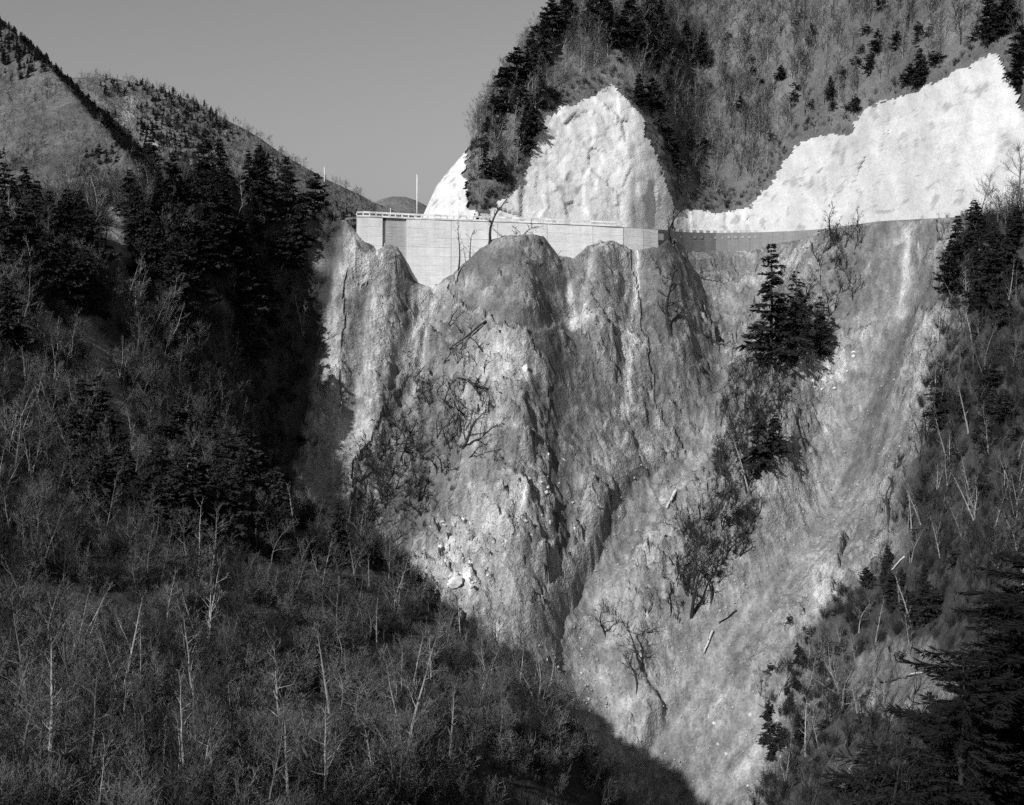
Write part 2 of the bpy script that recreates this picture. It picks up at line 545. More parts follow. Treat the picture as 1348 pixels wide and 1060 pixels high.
for pts, h, r in BANKS:
    def fn(d, s, t, x, y, z):
        wob = d * s + 0.35 * vnoise(x * 1.1, y * 1.1, z * 0, 5)          # to the right of the downhill line: negative
        lip = sstep(-0.15, 0.30, -wob)                                     # the photograph's left is the line's right side
        taper = np.sin(np.pi * np.clip(t, 0.04, 0.96)) ** 0.5
        return h * taper * lip * np.exp(-(d / r) ** 2)
    feature(pts, fn)

# what the ground is made of, by place on the cliff (stone, scree, thin turf)
PU, PV = proj(GX, GY, GZ)
warp = 14 * fbm(GX * .16, GY * .16, GZ * .16, 3, 71)
PUw, PVw = PU + warp, PV + 14 * fbm(GX * .16, GY * .16, GZ * .16, 3, 91)
cliffzone = ((GX > -44) & (GY > 150)).astype(float) * sstep(0, 8, (GX + 42) + 0.0 * GY)
def near_line(pts, w):
    d, s, t = pl_dist(PUw, PVw, np.array(pts, float))
    return np.exp(-(d / w) ** 2)
talus = np.zeros_like(GX)
for pts, w in [([(1160, 560), (1080, 680), (1000, 790), (920, 900), (880, 980)], 46), ([(940, 600), (850, 640), (800, 740), (720, 850)], 26),
               ([(1040, 900), (960, 1000), (930, 1060)], 60), ([(760, 860), (800, 960)], 40), ([(1190, 330), (1170, 480), (1120, 600)], 22), ([(460, 560), (410, 680)], 18)]:
    talus = np.maximum(talus, near_line(pts, w))
turf = np.zeros_like(GX)
turf = np.maximum(turf, in_poly(PUw, PVw, [(585, 395), (645, 300), (720, 300), (750, 380), (765, 470), (720, 480), (690, 440), (640, 420)]) * 1.0)
turf = np.maximum(turf, in_poly(PUw, PVw, [(900, 300), (1080, 295), (1060, 340), (1000, 350), (990, 420), (960, 470), (930, 420), (905, 350)]) * 0.6)
turf = np.maximum(turf, in_poly(PUw, PVw, [(1090, 300), (1160, 280), (1240, 280), (1240, 400), (1120, 440), (1060, 470), (990, 470), (1040, 380)]) * 0.8)
turf = np.maximum(turf, in_poly(PUw, PVw, [(470, 600), (560, 480), (610, 560), (600, 640), (520, 760), (460, 700)]) * 0.8)
turf = np.maximum(turf, in_poly(PUw, PVw, [(960, 480), (1050, 500), (1000, 640), (990, 720), (900, 830), (880, 800), (930, 640)]) * 0.7)
turf = np.maximum(turf, in_poly(PUw, PVw, [(700, 450), (770, 440), (805, 520), (775, 620), (748, 720), (715, 640), (728, 540)]) * 0.8)
turf = np.maximum(turf, in_poly(PUw, PVw, [(722, 335), (765, 340), (762, 420), (745, 440)]) * 0.7)
turf = np.maximum(turf, in_poly(PUw, PVw, [(770, 318), (830, 320), (845, 420), (860, 520), (900, 600), (960, 520), (930, 430), (900, 330), (870, 310)]) * 0.6)
turf = np.maximum(turf, in_poly(PUw, PVw, [(455, 360), (485, 370), (480, 480), (490, 560), (455, 560)]) * 0.5)
turf = np.maximum(turf, 0.9 * sstep(0, 20, PUw - np.interp(PV, [280, 430, 560, 650, 730, 800, 900, 1060], [1235, 1235, 1200, 1150, 1180, 1070, 1000, 985])))
lb = np.interp(PV, [280, 330, 400, 500, 600, 660, 720, 800], [452, 440, 432, 408, 388, 384, 420, 520])
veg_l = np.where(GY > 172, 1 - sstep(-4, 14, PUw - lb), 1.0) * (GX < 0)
turf = np.maximum(turf, veg_l)
turf_n = sstep(-0.42, 0.12, fbm(GX * .22, GY * .22, GZ * .22, 4, 181))
turf = turf * np.where(veg_l > .5, 1, 0.35 + 0.65 * turf_n)
rightwood = sstep(10, 40, PUw - np.interp(PV, [280, 430, 560, 650, 730, 800, 900, 1060], [1235, 1235, 1200, 1150, 1180, 1070, 1000, 985])) * sstep(.8, 1.2, np.hypot((PUw - 1190) / 75, (PVw - 900) / 50))
turf = np.maximum(turf, 0.95 * rightwood)
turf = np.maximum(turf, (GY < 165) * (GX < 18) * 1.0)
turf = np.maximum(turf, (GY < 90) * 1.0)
rock = np.clip(1 - talus * 1.1 - turf * 0.75, 0.05, 1)
tone = 0.245 + 0.06 * fbm(GX * .12, GY * .12, GZ * .12, 4, 31)
big = fbm(GX * .07 + 5, GY * .07, GZ * .07, 5, 131, 0.6)
tone = tone * (1 + 0.5 * big) * (0.80 + 0.45 * sstep(-.12, .12, fbm(GX * .16, GY * .16, GZ * .10, 4, 191)))
chips = sstep(.16, .30, fbm(GX * .9, GY * .9, GZ * .9, 3, 201))
tone = tone + 0.14 * chips
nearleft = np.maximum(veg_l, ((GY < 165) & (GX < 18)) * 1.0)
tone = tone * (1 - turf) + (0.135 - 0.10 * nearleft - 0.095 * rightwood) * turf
d1, s1, t1 = pl_dist(PU, PV, np.array([(1195, 330), (1165, 480), (1120, 600), (1060, 700), (990, 800), (910, 910), (850, 1000)], float))
flow = fbm(d1 * s1 * .09, t1 * 7, t1 * 0, 4, 241, .6)
tone = tone * (1 - talus * .8) + 0.20 * (1 + .8 * flow) * talus * .8
pale = np.zeros_like(GX)
for pts, w, a in [([(490, 330), (482, 450), (445, 600), (405, 690)], 26, .55), ([(520, 350), (505, 440), (510, 480)], 16, .4), ([(565, 385), (535, 460), (500, 570)], 7, .6), ([(838, 332), (838, 390), (822, 440), (826, 500), (822, 540)], 4.5, .9),
                  ([(822, 332), (824, 380), (812, 440)], 2.5, .6), ([(1197, 300), (1192, 370), (1186, 412)], 5, .8), ([(748, 385), (755, 425)], 6, .5), ([(780, 330), (765, 420)], 4, .4),
                  ([(655, 470), (660, 490)], 26, .5), ([(686, 478), (694, 490)], 9, .9), ([(740, 620), (650, 690), (600, 740)], 40, .45), ([(720, 790), (690, 830)], 35, .35), ([(590, 700), (600, 775)], 13, .8),
                  ([(985, 340), (1000, 390)], 14, .5), ([(1075, 740), (1085, 790)], 12, .5), ([(930, 770), (925, 800)], 10, .5), ([(780, 900), (820, 1000)], 30, .25), ([(1080, 470), (1130, 500)], 25, .3), ([(1020, 640), (1050, 660)], 16, .4),
                  ([(870, 560), (840, 600)], 12, .35), ([(950, 1030), (1000, 990)], 9, .5), ([(690, 400), (720, 450)], 5, .4), ([(960, 300), (1075, 303)], 6, .2)]:
    pale = np.maximum(pale, a * near_line(pts, w))
patch = sstep(-0.15, 0.25, fbm(GX * .5, GY * .5, GZ * .35, 4, 231))
SW = [([(115, 430), (140, 500), (170, 570), (215, 625)], 17), ([(148, 285), (160, 335)], 15), ([(405, 300), (425, 345)], 13), ([(265, 385), (300, 405)], 10), ([(60, 420), (90, 450)], 12)]
for pts, w in SW:
    d, s, t = pl_dist(PUw, PVw, np.array(pts, float))
    tone = np.where((GY > 90) & (GX < 0), tone + 0.16 * np.exp(-(d / w) ** 2), tone)
tone = tone + pale * (0.34 * (0.45 + 0.55 * patch)) * (1 - 0.5 * turf)
for pts, w, a in [([(478, 370), (466, 440), (466, 540)], 7, .5), ([(533, 380), (533, 440), (520, 520), (500, 560)], 11, .5), ([(735, 480), (735, 600), (742, 700)], 16, .35), ([(880, 320), (885, 420)], 20, .45),
                  ([(1172, 450), (1150, 540), (1128, 620)], 18, .4), ([(590, 420), (640, 440)], 12, .3), ([(750, 480), (700, 530)], 16, .35), ([(560, 600), (520, 680)], 22, .3), ([(940, 420), (930, 520)], 10, .3), ([(850, 480), (870, 520)], 14, .3)]:
    tone = tone * (1 - a * near_line(pts, w))
# pale debris chutes below the wall drains
PU3 = PU + 3 * fbm(GX * .5, GY * .5, GZ * .5, 3, 251); 
chute = np.zeros_like(GX)
for pts, w, a in [([(838, 322), (838, 390), (824, 435), (820, 452), (827, 475), (825, 520), (822, 548)], 4.6, .80), ([(821, 322), (823, 372), (816, 430)], 2.8, .62), ([(1197, 296), (1193, 360), (1187, 412)], 4.0, .46), ([(1205, 300), (1180, 322)], 3, .42), ([(780, 330), (768, 390), (764, 425)], 3, .42), ([(748, 375), (754, 425)], 6, .58), ([(570, 384), (548, 430), (530, 470)], 5, .60), ([(498, 330), (480, 350), (472, 372)], 4, .45),
                  ([(1058, 666), (1030, 632)], 4, .42), ([(560, 440), (555, 480), (545, 520)], 3, .5), ([(655, 425), (672, 460), (690, 480)], 4, .40), ([(700, 440), (745, 420)], 3, .33)]:
    d, s, t = pl_dist(PU3, PV, np.array(pts, float))
    w2 = w * (0.6 + 0.9 * t)
    mk = np.exp(-(d / w2) ** 4) * (0.6 + .4 * patch) * (GY > 180)
    tone = np.maximum(tone, a * mk + tone * (1 - mk))
    chute = np.maximum(chute, np.exp(-(d / (w2 * 1.8)) ** 2) * (GY > 180))
# stony relief
P3 = (GX, GY, GZ)
amp = rock * cliffzone * (1 - .92 * chute) * (0.35 + 0.65 * sstep(-0.3, 0.3, fbm(GX * .09, GY * .09, GZ * .09, 3, 61)))
rel = np.zeros_like(GX)
sel = GY > 150
wq = [.55 * fbm(GX[sel] * .35, GY[sel] * .35, GZ[sel] * .35, 3, q_) for q_ in (14, 15)]
a0, c0 = facets(GX[sel] * .17 + wq[0], GY[sel] * .17 + wq[1], GZ[sel] * .13 + wq[0], 2, 1.0)
a1, c1 = facets(GX[sel] * .42 + .6 * vnoise(GX[sel] * .3, GY[sel] * .3, GZ[sel] * .3, 8), GY[sel] * .42, GZ[sel] * .30, 3, 1.1)
a2, c2 = facets(GX[sel] * 1.05, GY[sel] * 1.05, GZ[sel] * .8, 9, 1.1)
rg_ = fbm(GX[sel] * .22 + .5 * wq[0], GY[sel] * .22, GZ[sel] * .22, 4, 45, .55, True)
rel[sel] = 1.9 * a0 + 1.1 * a1 + 0.55 * a2 + 1.1 * rg_
rel = rel * amp + (1.1 * fbm(GX * .11, GY * .11, GZ * .11, 4, 41, ridged=True) * (0.4 + 0.6 * cliffzone * rock)) + 0.28 * fbm(GX * .6, GY * .6, GZ * .6, 3, 51)
streak = fbm(GX * .55 + GY * .1, GY * .08, GZ * .10, 3, 151, ridged=True)
rel += 0.5 * streak * cliffzone
rel -= 0.5 * chute
fade = sstep(0, 6, GY) * 1.0
GZ = GZ + rel * fade
# bench for the road
ry, rz = road_y(GX), road_z(GX)
under = (GY > ry - 0.4)
GZ = np.where(under & (GX > -46), np.minimum(GZ, rz - 0.5), GZ)
front = sstep(0, 14, ry - GY)
GZ = np.where((GX > -46) & (~under), np.minimum(GZ, rz - 0.15), GZ)
# rock line left standing in front of the walls
OUT = np.array([(380, 250), (430, 262), (447, 281), (462, 297), (470, 306), (480, 318), (492, 322), (503, 327), (507, 312), (520, 318), (528, 328), (536, 350), (545, 360), (560, 367), (576, 374), (590, 364), (605, 352), (625, 335), (648, 315), (665, 311), (700, 309), (716, 312), (724, 325), (732, 336), (755, 341), (762, 335), (775, 322), (790, 318), (803, 316), (818, 322), (830, 328), (850, 328), (866, 326), (875, 318), (885, 309), (891, 312), (905, 326), (1000, 324), (1050, 316), (1072, 309), (1085, 304), (1160, 290), (1240, 286), (1348, 280), (1500, 270)], float)
PU2 = CX + F * GX / GY
jv = 3.0 * fbm(GX * .6, GY * .6, GX * 0, 3, 221)
zlim = (V0 - np.interp(PU2, OUT[:, 0], OUT[:, 1]) - jv - 0.5) / F * GY
nearw = (GY > ry - 16) & (PU2 > 400) & (PU2 < 1300) & (GY > 180)
GZ = np.where(nearw, np.minimum(GZ, zlim), GZ)
# and the rock does reach up to it at the wall foot
lift = nearw & (~under) & (GY > ry - 4.0) & (PU2 < 1075) & (PU2 > 466)
GZ = np.where(lift, np.maximum(GZ, zlim - 0.55 * (ry - GY) - 0.4), GZ)

def ground(x, y):
    """height of the built ground"""
    x = np.asarray(x, float); y = np.asarray(y, float)
    i = np.clip(np.searchsorted(xs, x) - 1, 0, len(xs) - 2); j = np.clip(np.searchsorted(ys, y) - 1, 0, len(ys) - 2)
    fx = np.clip((x - xs[i]) / (xs[i + 1] - xs[i]), 0, 1); fy = np.clip((y - ys[j]) / (ys[j + 1] - ys[j]), 0, 1)
    return (GZ[j, i] * (1 - fx) + GZ[j, i + 1] * fx) * (1 - fy) + (GZ[j + 1, i] * (1 - fx) + GZ[j + 1, i + 1] * fx) * fy
def cast(u, v, y0=40.0):
    return cast_base(u, v, ground, y0, 295, 0.25)

def grid_mesh(name, X, Y, Z, mask=None, attrs=None, flip=False):
    ny, nx = X.shape
    idx = np.arange(nx * ny).reshape(ny, nx)
    q = np.stack([idx[:-1, :-1], idx[:-1, 1:], idx[1:, 1:], idx[1:, :-1]], -1)
    if flip: q = q[..., ::-1]
    if mask is not None: q = q[mask]
    q = q.reshape(-1, 4)
    used = np.unique(q)
    re = np.full(nx * ny, -1); re[used] = np.arange(len(used))
    me = mesh_np(name, np.stack([X, Y, Z], -1).reshape(-1, 3)[used], re[q])
    for k, a in (attrs or {}).items():
        at_ = me.attributes.new(k, 'FLOAT', 'POINT')
        at_.data.foreach_set('value', np.ascontiguousarray(a.reshape(-1)[used], np.float32))
    return me
fx, fy = (xs[:-1] + xs[1:]) / 2, (ys[:-1] + ys[1:]) / 2
FX, FY = np.meshgrid(fx, fy)
lim = np.interp(FY, [0, 110, 150, 168, 180, 200, 230, 245, 300], [20, 20, 14, 0, -24, -38, -39, -39, -39])
left = FX < lim
rlim = np.interp(FY, [0, 100, 130, 160, 180, 200, 220, 240, 300], [20, 22, 30, 44, 52, 62, 74, 84, 110])
right = (~left) & (FX > rlim) | ((~left) & (FY < 110))
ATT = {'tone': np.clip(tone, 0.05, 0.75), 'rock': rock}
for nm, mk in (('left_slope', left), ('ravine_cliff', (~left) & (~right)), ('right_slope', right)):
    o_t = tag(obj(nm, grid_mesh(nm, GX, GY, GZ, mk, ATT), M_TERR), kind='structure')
print('terrain', round(time.time() - T0, 1), GX.size)

# ------------------------------------------------------------------ road
mb = MB()
for i in range(len(RS) - 1):
    a, b, c, d = RS[i], RS[i + 1], RI[i], RI[i + 1]
    mb.hexa([(a[0], a[1], a[2] - .4), (b[0], b[1], b[2] - .4), (c[0], c[1], a[2] - .4), (d[0], d[1], b[2] - .4),
             (a[0], a[1], a[2]), (b[0], b[1], b[2]), (c[0], c[1], a[2] + .05), (d[0], d[1], b[2] + .05)])
tag(mb.build('road', M_ROAD), kind='structure')

# ------------------------------------------------------------------ hill above the road: sheet y(x, z) leaning back, turning away round its left nose
o_ = np.argsort(RI[:, 0])
hx, hy = RI[o_, 0], RI[o_, 1]
k_ = np.exp(-(np.arange(-6, 7) / 3.0) ** 2); k_ /= k_.sum()
hy = np.convolve(np.pad(hy, 6, mode='edge'), k_, 'valid')
def hill_front(x, z):
    t = z - 12
    lean = np.where(z < 45, t * .52, 33 * .52 + (z - 45) * .85)
    y = np.interp(x, hx, hy) + np.maximum(lean, t * .52)
    y += -5.5 * np.exp(-((x - 34) / 8) ** 2) * sstep(10, 24, z) + 4 * np.exp(-((x - 50) / 8) ** 2) * sstep(12, 30, z)
    return y
zs = np.concatenate([np.arange(9.5, 75, 0.36), np.arange(75, 112, 0.9)])
nose_v = np.array([300, 285, 245, 203, 180, 140, 110, 65, 10, -40, -120]); nose_u = np.array([556, 560, 578, 612, 628, 648, 668, 705, 750, 790, 850])
nz_ = []; nx_ = []
for u, v in zip(nose_u, nose_v):
    Y = 262.0
    for _ in range(12):
        x, z = (u - CX) / F * Y, (V0 - v) / F * Y
        Y = float(hill_front(np.array(x + 12.0), np.array(z))) + 11
    nx_.append((u - CX) / F * Y); nz_.append((V0 - v) / F * Y)
nz_ = np.array(nz_); nx_ = np.array(nx_)
xsil = np.interp(zs, nz_, nx_)
nb, na = 22, 64
tcol = np.concatenate([np.linspace(1.0, 0.03, nb), np.zeros(na)])
front_x = np.arange(0, 118, 0.36)
ncol = nb + na + len(front_x)
HX = np.zeros((len(zs), ncol)); HY = np.zeros_like(HX); HZ = np.repeat(zs[:, None], ncol, 1)
for j, z in enumerate(zs):
    x0 = xsil[j]; R = 12.0
    yf = float(hill_front(np.array(x0 + R), np.array(z)))
    th = np.linspace(0, math.pi / 2, na, endpoint=False)
    s = np.linspace(1, 0.02, nb)
    HX[j] = np.concatenate([x0 + 60 * s ** 1.6, x0 + R - R * np.cos(th), x0 + R + front_x])
    HY[j] = np.concatenate([yf + 11 + 60 * s, yf + 11 - 11 * np.sin(th), hill_front(x0 + R + front_x, np.full(front_x.shape, z))])
hn = 1.6 * fbm(HX * .07, HY * .07, HZ * .07, 4, 301) + 0.5 * fbm(HX * .3, HY * .3, HZ * .3, 3, 311)
hn *= 0.35 + 0.65 * sstep(12, 30, HZ)
HYd = HY + hn
HU, HV = proj(HX, HYd, HZ)
htone = 0.14 * (1 + 0.5 * fbm(HX * .1, HYd * .1, HZ * .1, 4, 321))
tag(obj('wooded_hill', grid_mesh('wooded_hill', HX, HYd, HZ, None, {'tone': htone, 'rock': np.full(HX.shape, .25)}), M_HILL), kind='structure')

# sprayed concrete facings lie on the cut slopes, half a metre thick with a ragged edge
SHOT = [
    ('white sprayed concrete sliver on the hill nose against the sky, behind the retaining wall',
     [(500, 330), (540, 295), (555, 279), (580, 240), (600, 210), (618, 194), (613, 230), (614, 262), (617, 276), (630, 280), (630, 330)]),
    ('pointed white sprayed concrete slope facing directly above the concrete retaining wall',
     [(630, 330), (636, 282), (655, 270), (690, 242), (697, 222), (704, 182), (722, 155), (745, 142), (780, 127), (808, 113), (815, 122), (848, 155), (850, 180), (862, 200), (872, 230), (884, 260), (886, 330)]),
    ('large white sprayed concrete slope facing at right, rising to a peak by the frame edge',
     [(886, 330), (887, 276), (940, 281), (985, 273), (1000, 262), (1012, 243), (1045, 195), (1075, 178), (1115, 177), (1135, 148), (1160, 133), (1215, 117), (1260, 93), (1312, 69), (1316, 85), (1328, 105), (1340, 140), (1352, 158), (1372, 200), (1440, 240), (1440, 340)])]
FHU = (HU[:-1, :-1] + HU[1:, 1:]) / 2; FHV = (HV[:-1, :-1] + HV[1:, 1:]) / 2
dY = np.gradient(HYd, axis=0); 
jag = (7 * fbm(HX * .35, HYd * .35, HZ * .35, 4, 331) + 4 * fbm(HX * 1.6, HYd * 1.6, HZ * 1.6, 2, 335))[:-1, :-1]
sn = 0.8 * facets(HX * .16, HYd * .16, HZ * .07, 21, 1.0)[0] + 0.35 * facets(HX * .42, HYd * .42, HZ * .22, 23, 1.0)[0] + 0.12 * fbm(HX * .9, HYd * .9, HZ * .9, 3, 341)
# smooth paler bands run down the facings
band = np.zeros_like(HX)
for poly in [[(829, 140), (850, 160), (884, 262), (884, 300), (812, 300)], [(1283, 132), (1310, 128), (1325, 165), (1290, 250), (1255, 250)], [(1310, 75), (1330, 110), (1345, 160), (1325, 170), (1300, 110)]]:
    band = np.maximum(band, in_poly(HU, HV, poly) * 1.0)
stone = 0.60 + 0.08 * band + 0.09 * fbm(HX * .15, HYd * .15, HZ * .15, 4, 351)
drk = sstep(0.30, 0.42, fbm(HX * .55, HYd * .55, HZ * .30, 4, 361))
stone = stone * (1 - 0.34 * drk * (1 - .7 * band))
runs = fbm(HX * .5 + HZ * .06, HYd * .1, HZ * .06, 4, 371, .6)
stone = stone * (1 + 0.16 * runs) * (1 - 0.15 * sstep(45, 60, HX))
off = 0.55 + sn * (0.85 - 0.5 * band) * sstep(12, 16, HZ)
SX, SY, SZ = HX.copy(), HYd - np.maximum(off, 0.12), HZ.copy()
nose_cols = np.concatenate([np.zeros(nb), np.cos(np.linspace(0, math.pi / 2, na)), np.zeros(len(front_x))])
SX = SX - nose_cols[None, :] * 0.5
for lab, poly in SHOT:
    mk = in_poly(FHU + jag, FHV + jag * .6, poly)
    mk &= (np.arange(ncol - 1)[None, :] > 8)
    tag(obj('sprayed_concrete_slope', grid_mesh('sprayed_concrete_slope', SX, SY, SZ, mk, {'tone': stone}), M_SHOT), lab, 'slope facing')
print('hill', round(time.time() - T0, 1))

# ------------------------------------------------------------------ distant ridges
def far_sheet(name, X, Y, Z, t):
    tag(obj(name, grid_mesh(name, X, Y, Z, None, {'tone': t, 'rock': np.full(X.shape, .2)}), M_FAR), kind='structure')
cu = np.array([-200, 60, 95, 130, 190, 260, 330, 400, 440, 480, 535, 575, 640]); cv = np.array([60, 92, 100, 98, 112, 133, 174, 218, 240, 259, 282, 300, 330])
YC = 640.0
cxw = (cu - CX) / F * YC; czw = (V0 - cv) / F * YC
X, Y = np.meshgrid(np.arange(-360, 20, 2.0), np.arange(430, 760, 2.2))
fold = 14 * fbm(X * .012, Y * .012, X * 0, 4, 401, ridged=True)
Z = np.interp(X, cxw, czw) - np.where(Y < YC, (YC - Y) * .72, (Y - YC) * .9) 
w_ = np.clip(np.abs(Y - YC) / 60, 0, 1)
Z = Z + fold * w_ + 1.5 * fbm(X * .06, Y * .06, X * 0, 3, 402)
farA = (X, Y, Z)
tA = 0.13 * (1 + 0.6 * fbm(X * .02, Y * .02, Z * .02, 4, 403))
for pts, w, a in [([(165, 160), (172, 135)], 7, .8), ([(195, 175), (205, 195)], 5, .6), ([(290, 170), (300, 185)], 8, .3)]:
    UU, VV = proj(X, Y, Z); d, _, _ = pl_dist(UU, VV, np.array(pts, float)); tA += a * .25 * np.exp(-(d / w) ** 2)
far_sheet('distant_ridge', X, Y, Z, tA)
crest = np.array([at(-140, -110, 620), at(0, 30, 560), at(40, 65, 530), at(78, 102, 500), at(120, 150, 460), at(170, 205, 425), at(225, 290, 385)])
X, Y = np.meshgrid(np.arange(-420, -90, 1.8), np.arange(330, 660, 1.8))
d, s, t = pl_dist(X, Y, crest[:, :2])
cz = np.interp(t * (len(crest) - 1), np.arange(len(crest)), crest[:, 2])
Z = cz - np.where(s < 0, 0.62, 0.95) * d + 8 * fbm(X * .02, Y * .02, X * 0, 4, 411, ridged=True) * np.clip(d / 25, 0, 1) + 1.2 * fbm(X * .08, Y * .08, X * 0, 3, 412)
farB = (X, Y, Z)
side_B = s
tB = 0.115 * (1 + 0.9 * fbm(X * .03, Y * .03, Z * .03, 5, 413, .65)) * np.where(s < 0, 1.0, 0.6)  # right flank's shade put into its darker tone
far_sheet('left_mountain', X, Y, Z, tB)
X, Y = np.meshgrid(np.arange(-900, 500, 20.0), np.arange(1700, 2600, 25.0))
Z = 150 * np.exp(-((X + 195) / 160) ** 2 - ((Y - 2100) / 250) ** 2) - 10 + 8 * fbm(X * .01, Y * .01, X * 0, 3, 421)
far_sheet('far_mountain', X, Y, Z, np.full(X.shape, .16))
me = mesh_np('valley_floor', np.array([(-6000, -3000, -100), (6000, -3000, -100), (6000, 9000, -100), (-6000, 9000, -100)], float), np.array([[0, 1, 2, 3]]))
tag(obj('valley_floor', me, flat_mat('valley_soil', 0.1)), kind='structure')
# ------------------------------------------------------------------ concrete retaining wall with its lifts and bays
def wx(u):
    """x on the road's outer edge seen at column u"""
    r = RS[:, 0] / RS[:, 1]
    return float(np.interp((u - CX) / F, r, RS[:, 0]))
def wall_pt(x, z, ztop, offs):
    return (x, float(road_y(x)) - offs - 0.07 * (ztop - z), z)
wall = empty('retaining_wall', (wx(640), float(road_y(wx(640))) - 0.3, float(road_z(wx(640)))))
tag(wall, 'tall white concrete retaining wall holding up the road above the cliff', 'retaining wall')
WO = np.array(wall.location)
def panel(parent, u1, u2, z1a, z1b, z2a, z2b, offs, mat, name='panel', thick=0.5):
    x1, x2 = wx(u1), wx(u2)
    c = []
    for za, zb in ((z1a, z1b), (z2a, z2b)):
        for dy in (0, thick):
            for x, z in ((x1, za), (x2, zb)):
                p = np.array(wall_pt(x, z, float(road_z(x)), offs)); p[1] += dy
                c.append(p - WO)
    m = MB(); m.hexa(c)
    return m.build(name, mat, parent)
bays = [(470, 504, M_WALL), (508, 535, M_WALL_OLD), (535.4, 594, M_WALL), (594.4, 655, M_WALL), (655.4, 720, M_WALL), (720.4, 780, M_WALL), (780.4, 820, M_WALL), (820.6, 846, M_WALL), (846.4, 866, M_WALL)]
for u1, u2, mt in bays:
    x1, x2 = wx(u1), wx(u2)
    t1, t2 = float(road_z(x1)), float(road_z(x2))
    if u1 > 820: t1 -= 0.1; t2 -= 0.1
    LH = 1.85
    for k in range(9):
        a, b = k * LH, (k + 1) * LH - 0.02
        xm = np.linspace(x1, x2, 5)
        g = ground(xm, road_y(xm) - 1.2)
        if (t1 - a) < g.min() - 1.0: break
        if u1 > 820 and k > 2: break
        panel(wall, u1, u2, t1 - b, t2 - b, t1 - a, t2 - a, 0.62 + random.uniform(-.02, .02) - (0.3 if mt is M_WALL_OLD else 0), mt)
panel(wall, 866.4, 873, 9.0, 9.0, 10.4, 10.4, 0.6, M_WALL)
panel(wall, 470.5, 865, -6, -2, 11.9, 11.1, 0.10, M_WALL_OLD, 'backing', 0.35)
# parapet
rail = empty('guard_rail', WO)
tag(rail, 'white guard rail with short posts along the top of the retaining wall', 'guard rail')
us = np.linspace(470, 819, 42)
for k in range(len(us) - 1):
    xa, xb = wx(us[k]), wx(us[k + 1])
    za, zb = float(road_z(xa)), float(road_z(xb))
    panel(rail, us[k], us[k + 1], za + .72, zb + .72, za + 1.08, zb + 1.08, 0.75, M_RAIL, 'top_rail', 0.3)
    panel(rail, us[k], us[k + 1], za + .02, zb + .02, za + .34, zb + .34, 0.75, M_RAIL, 'kerb', 0.6)
for u in us:
    z = float(road_z(wx(u)))
    panel(rail, u - .9, u + .9, z + .34, z + .34, z + .72, z + .72, 0.72, M_RAIL, 'post', 0.24)
# grey masonry wall round the head of the bowl
mw = empty('masonry_wall', WO)
M_DRAIN = concrete_cast('drain_concrete', 0.38)
tag(mw, 'grey masonry road wall with a row of kerb blocks round the bowl right of the white wall', 'retaining wall')
um = np.linspace(867, 1076, 15)
for k in range(14):
    z1, z2 = float(road_z(wx(um[k]))), float(road_z(wx(um[k + 1])))
    panel(mw, um[k], um[k + 1] - .15, z1 - 15, z2 - 15, z1, z2, 0.55 + random.uniform(-.05, .05), M_MASON, 'wall_section', 0.5)
ub = np.linspace(892, 1000, 13)
for k in range(12):
    z = float(road_z(wx(ub[k])))
    panel(mw, ub[k] + 1.2, ub[k] + 6.2, z + .01, z + .01, z + .6, z + .6, 0.6, M_WALL_OLD, 'kerb_block', 0.45)
    panel(mw, ub[k] + 1.8, ub[k] + 5.6, z - 1.35, z - 1.35, z - .85, z - .85, 0.68, M_DRAIN, 'drain_block', 0.2)
# poles
def pole(u, base_off, h, r, label, x=None):
    X = wx(u); Y = float(road_y(X)) + base_off; Zb = float(road_z(X))
    p = empty('pole', ((u - CX) / F * Y, Y, Zb)); tag(p, label, 'pole')
    m = MB(); m.tube([(0, 0, 0), (0, 0, h * .5), (0, 0, h)], [r, r * .8, r * .55], 8); m.build('shaft', M_STEEL, p, True)
    m = MB(); m.tube([(0, 0, -.1), (0, 0, .35)], [r * 2.2, r * 2.0], 8); m.build('base', M_WALL_OLD, p)
    m = MB(); m.tube([(0, 0, h - .02), (0, 0, h + .12)], [r * .9, r * .5], 8); m.build('cap', M_STEEL, p)
pole(549, 3.0, 9.2, 0.14, 'tall thin white pole standing on the road against the sky')
pole(514, 0.8, 1.9, 0.12, 'short white marker pole on the road behind the guard rail')
q = cast(430, 300, 200)
p = empty('pole', (at(427, 262, 243)[0], 243, 12.2)); tag(p, 'slim pale pole rising from the dark trees at the left road end', 'pole')
m = MB(); m.tube([(0, 0, -3), (0, 0, 5), (0, 0, 10.2)], [.08, .075, .06], 8); m.build('shaft', M_STEEL, p, True)
m = MB(); m.tube([(0, 0, 10.18), (0, 0, 10.3)], [.12, .06], 8); m.build('cap', M_STEEL, p)

# ------------------------------------------------------------------ trees
def rdir(rnd):
    while True:
        v = Vector((rnd.uniform(-1, 1), rnd.uniform(-1, 1), rnd.uniform(-1, 1)))
        if 0.05 < v.length < 1: return v.normalized()

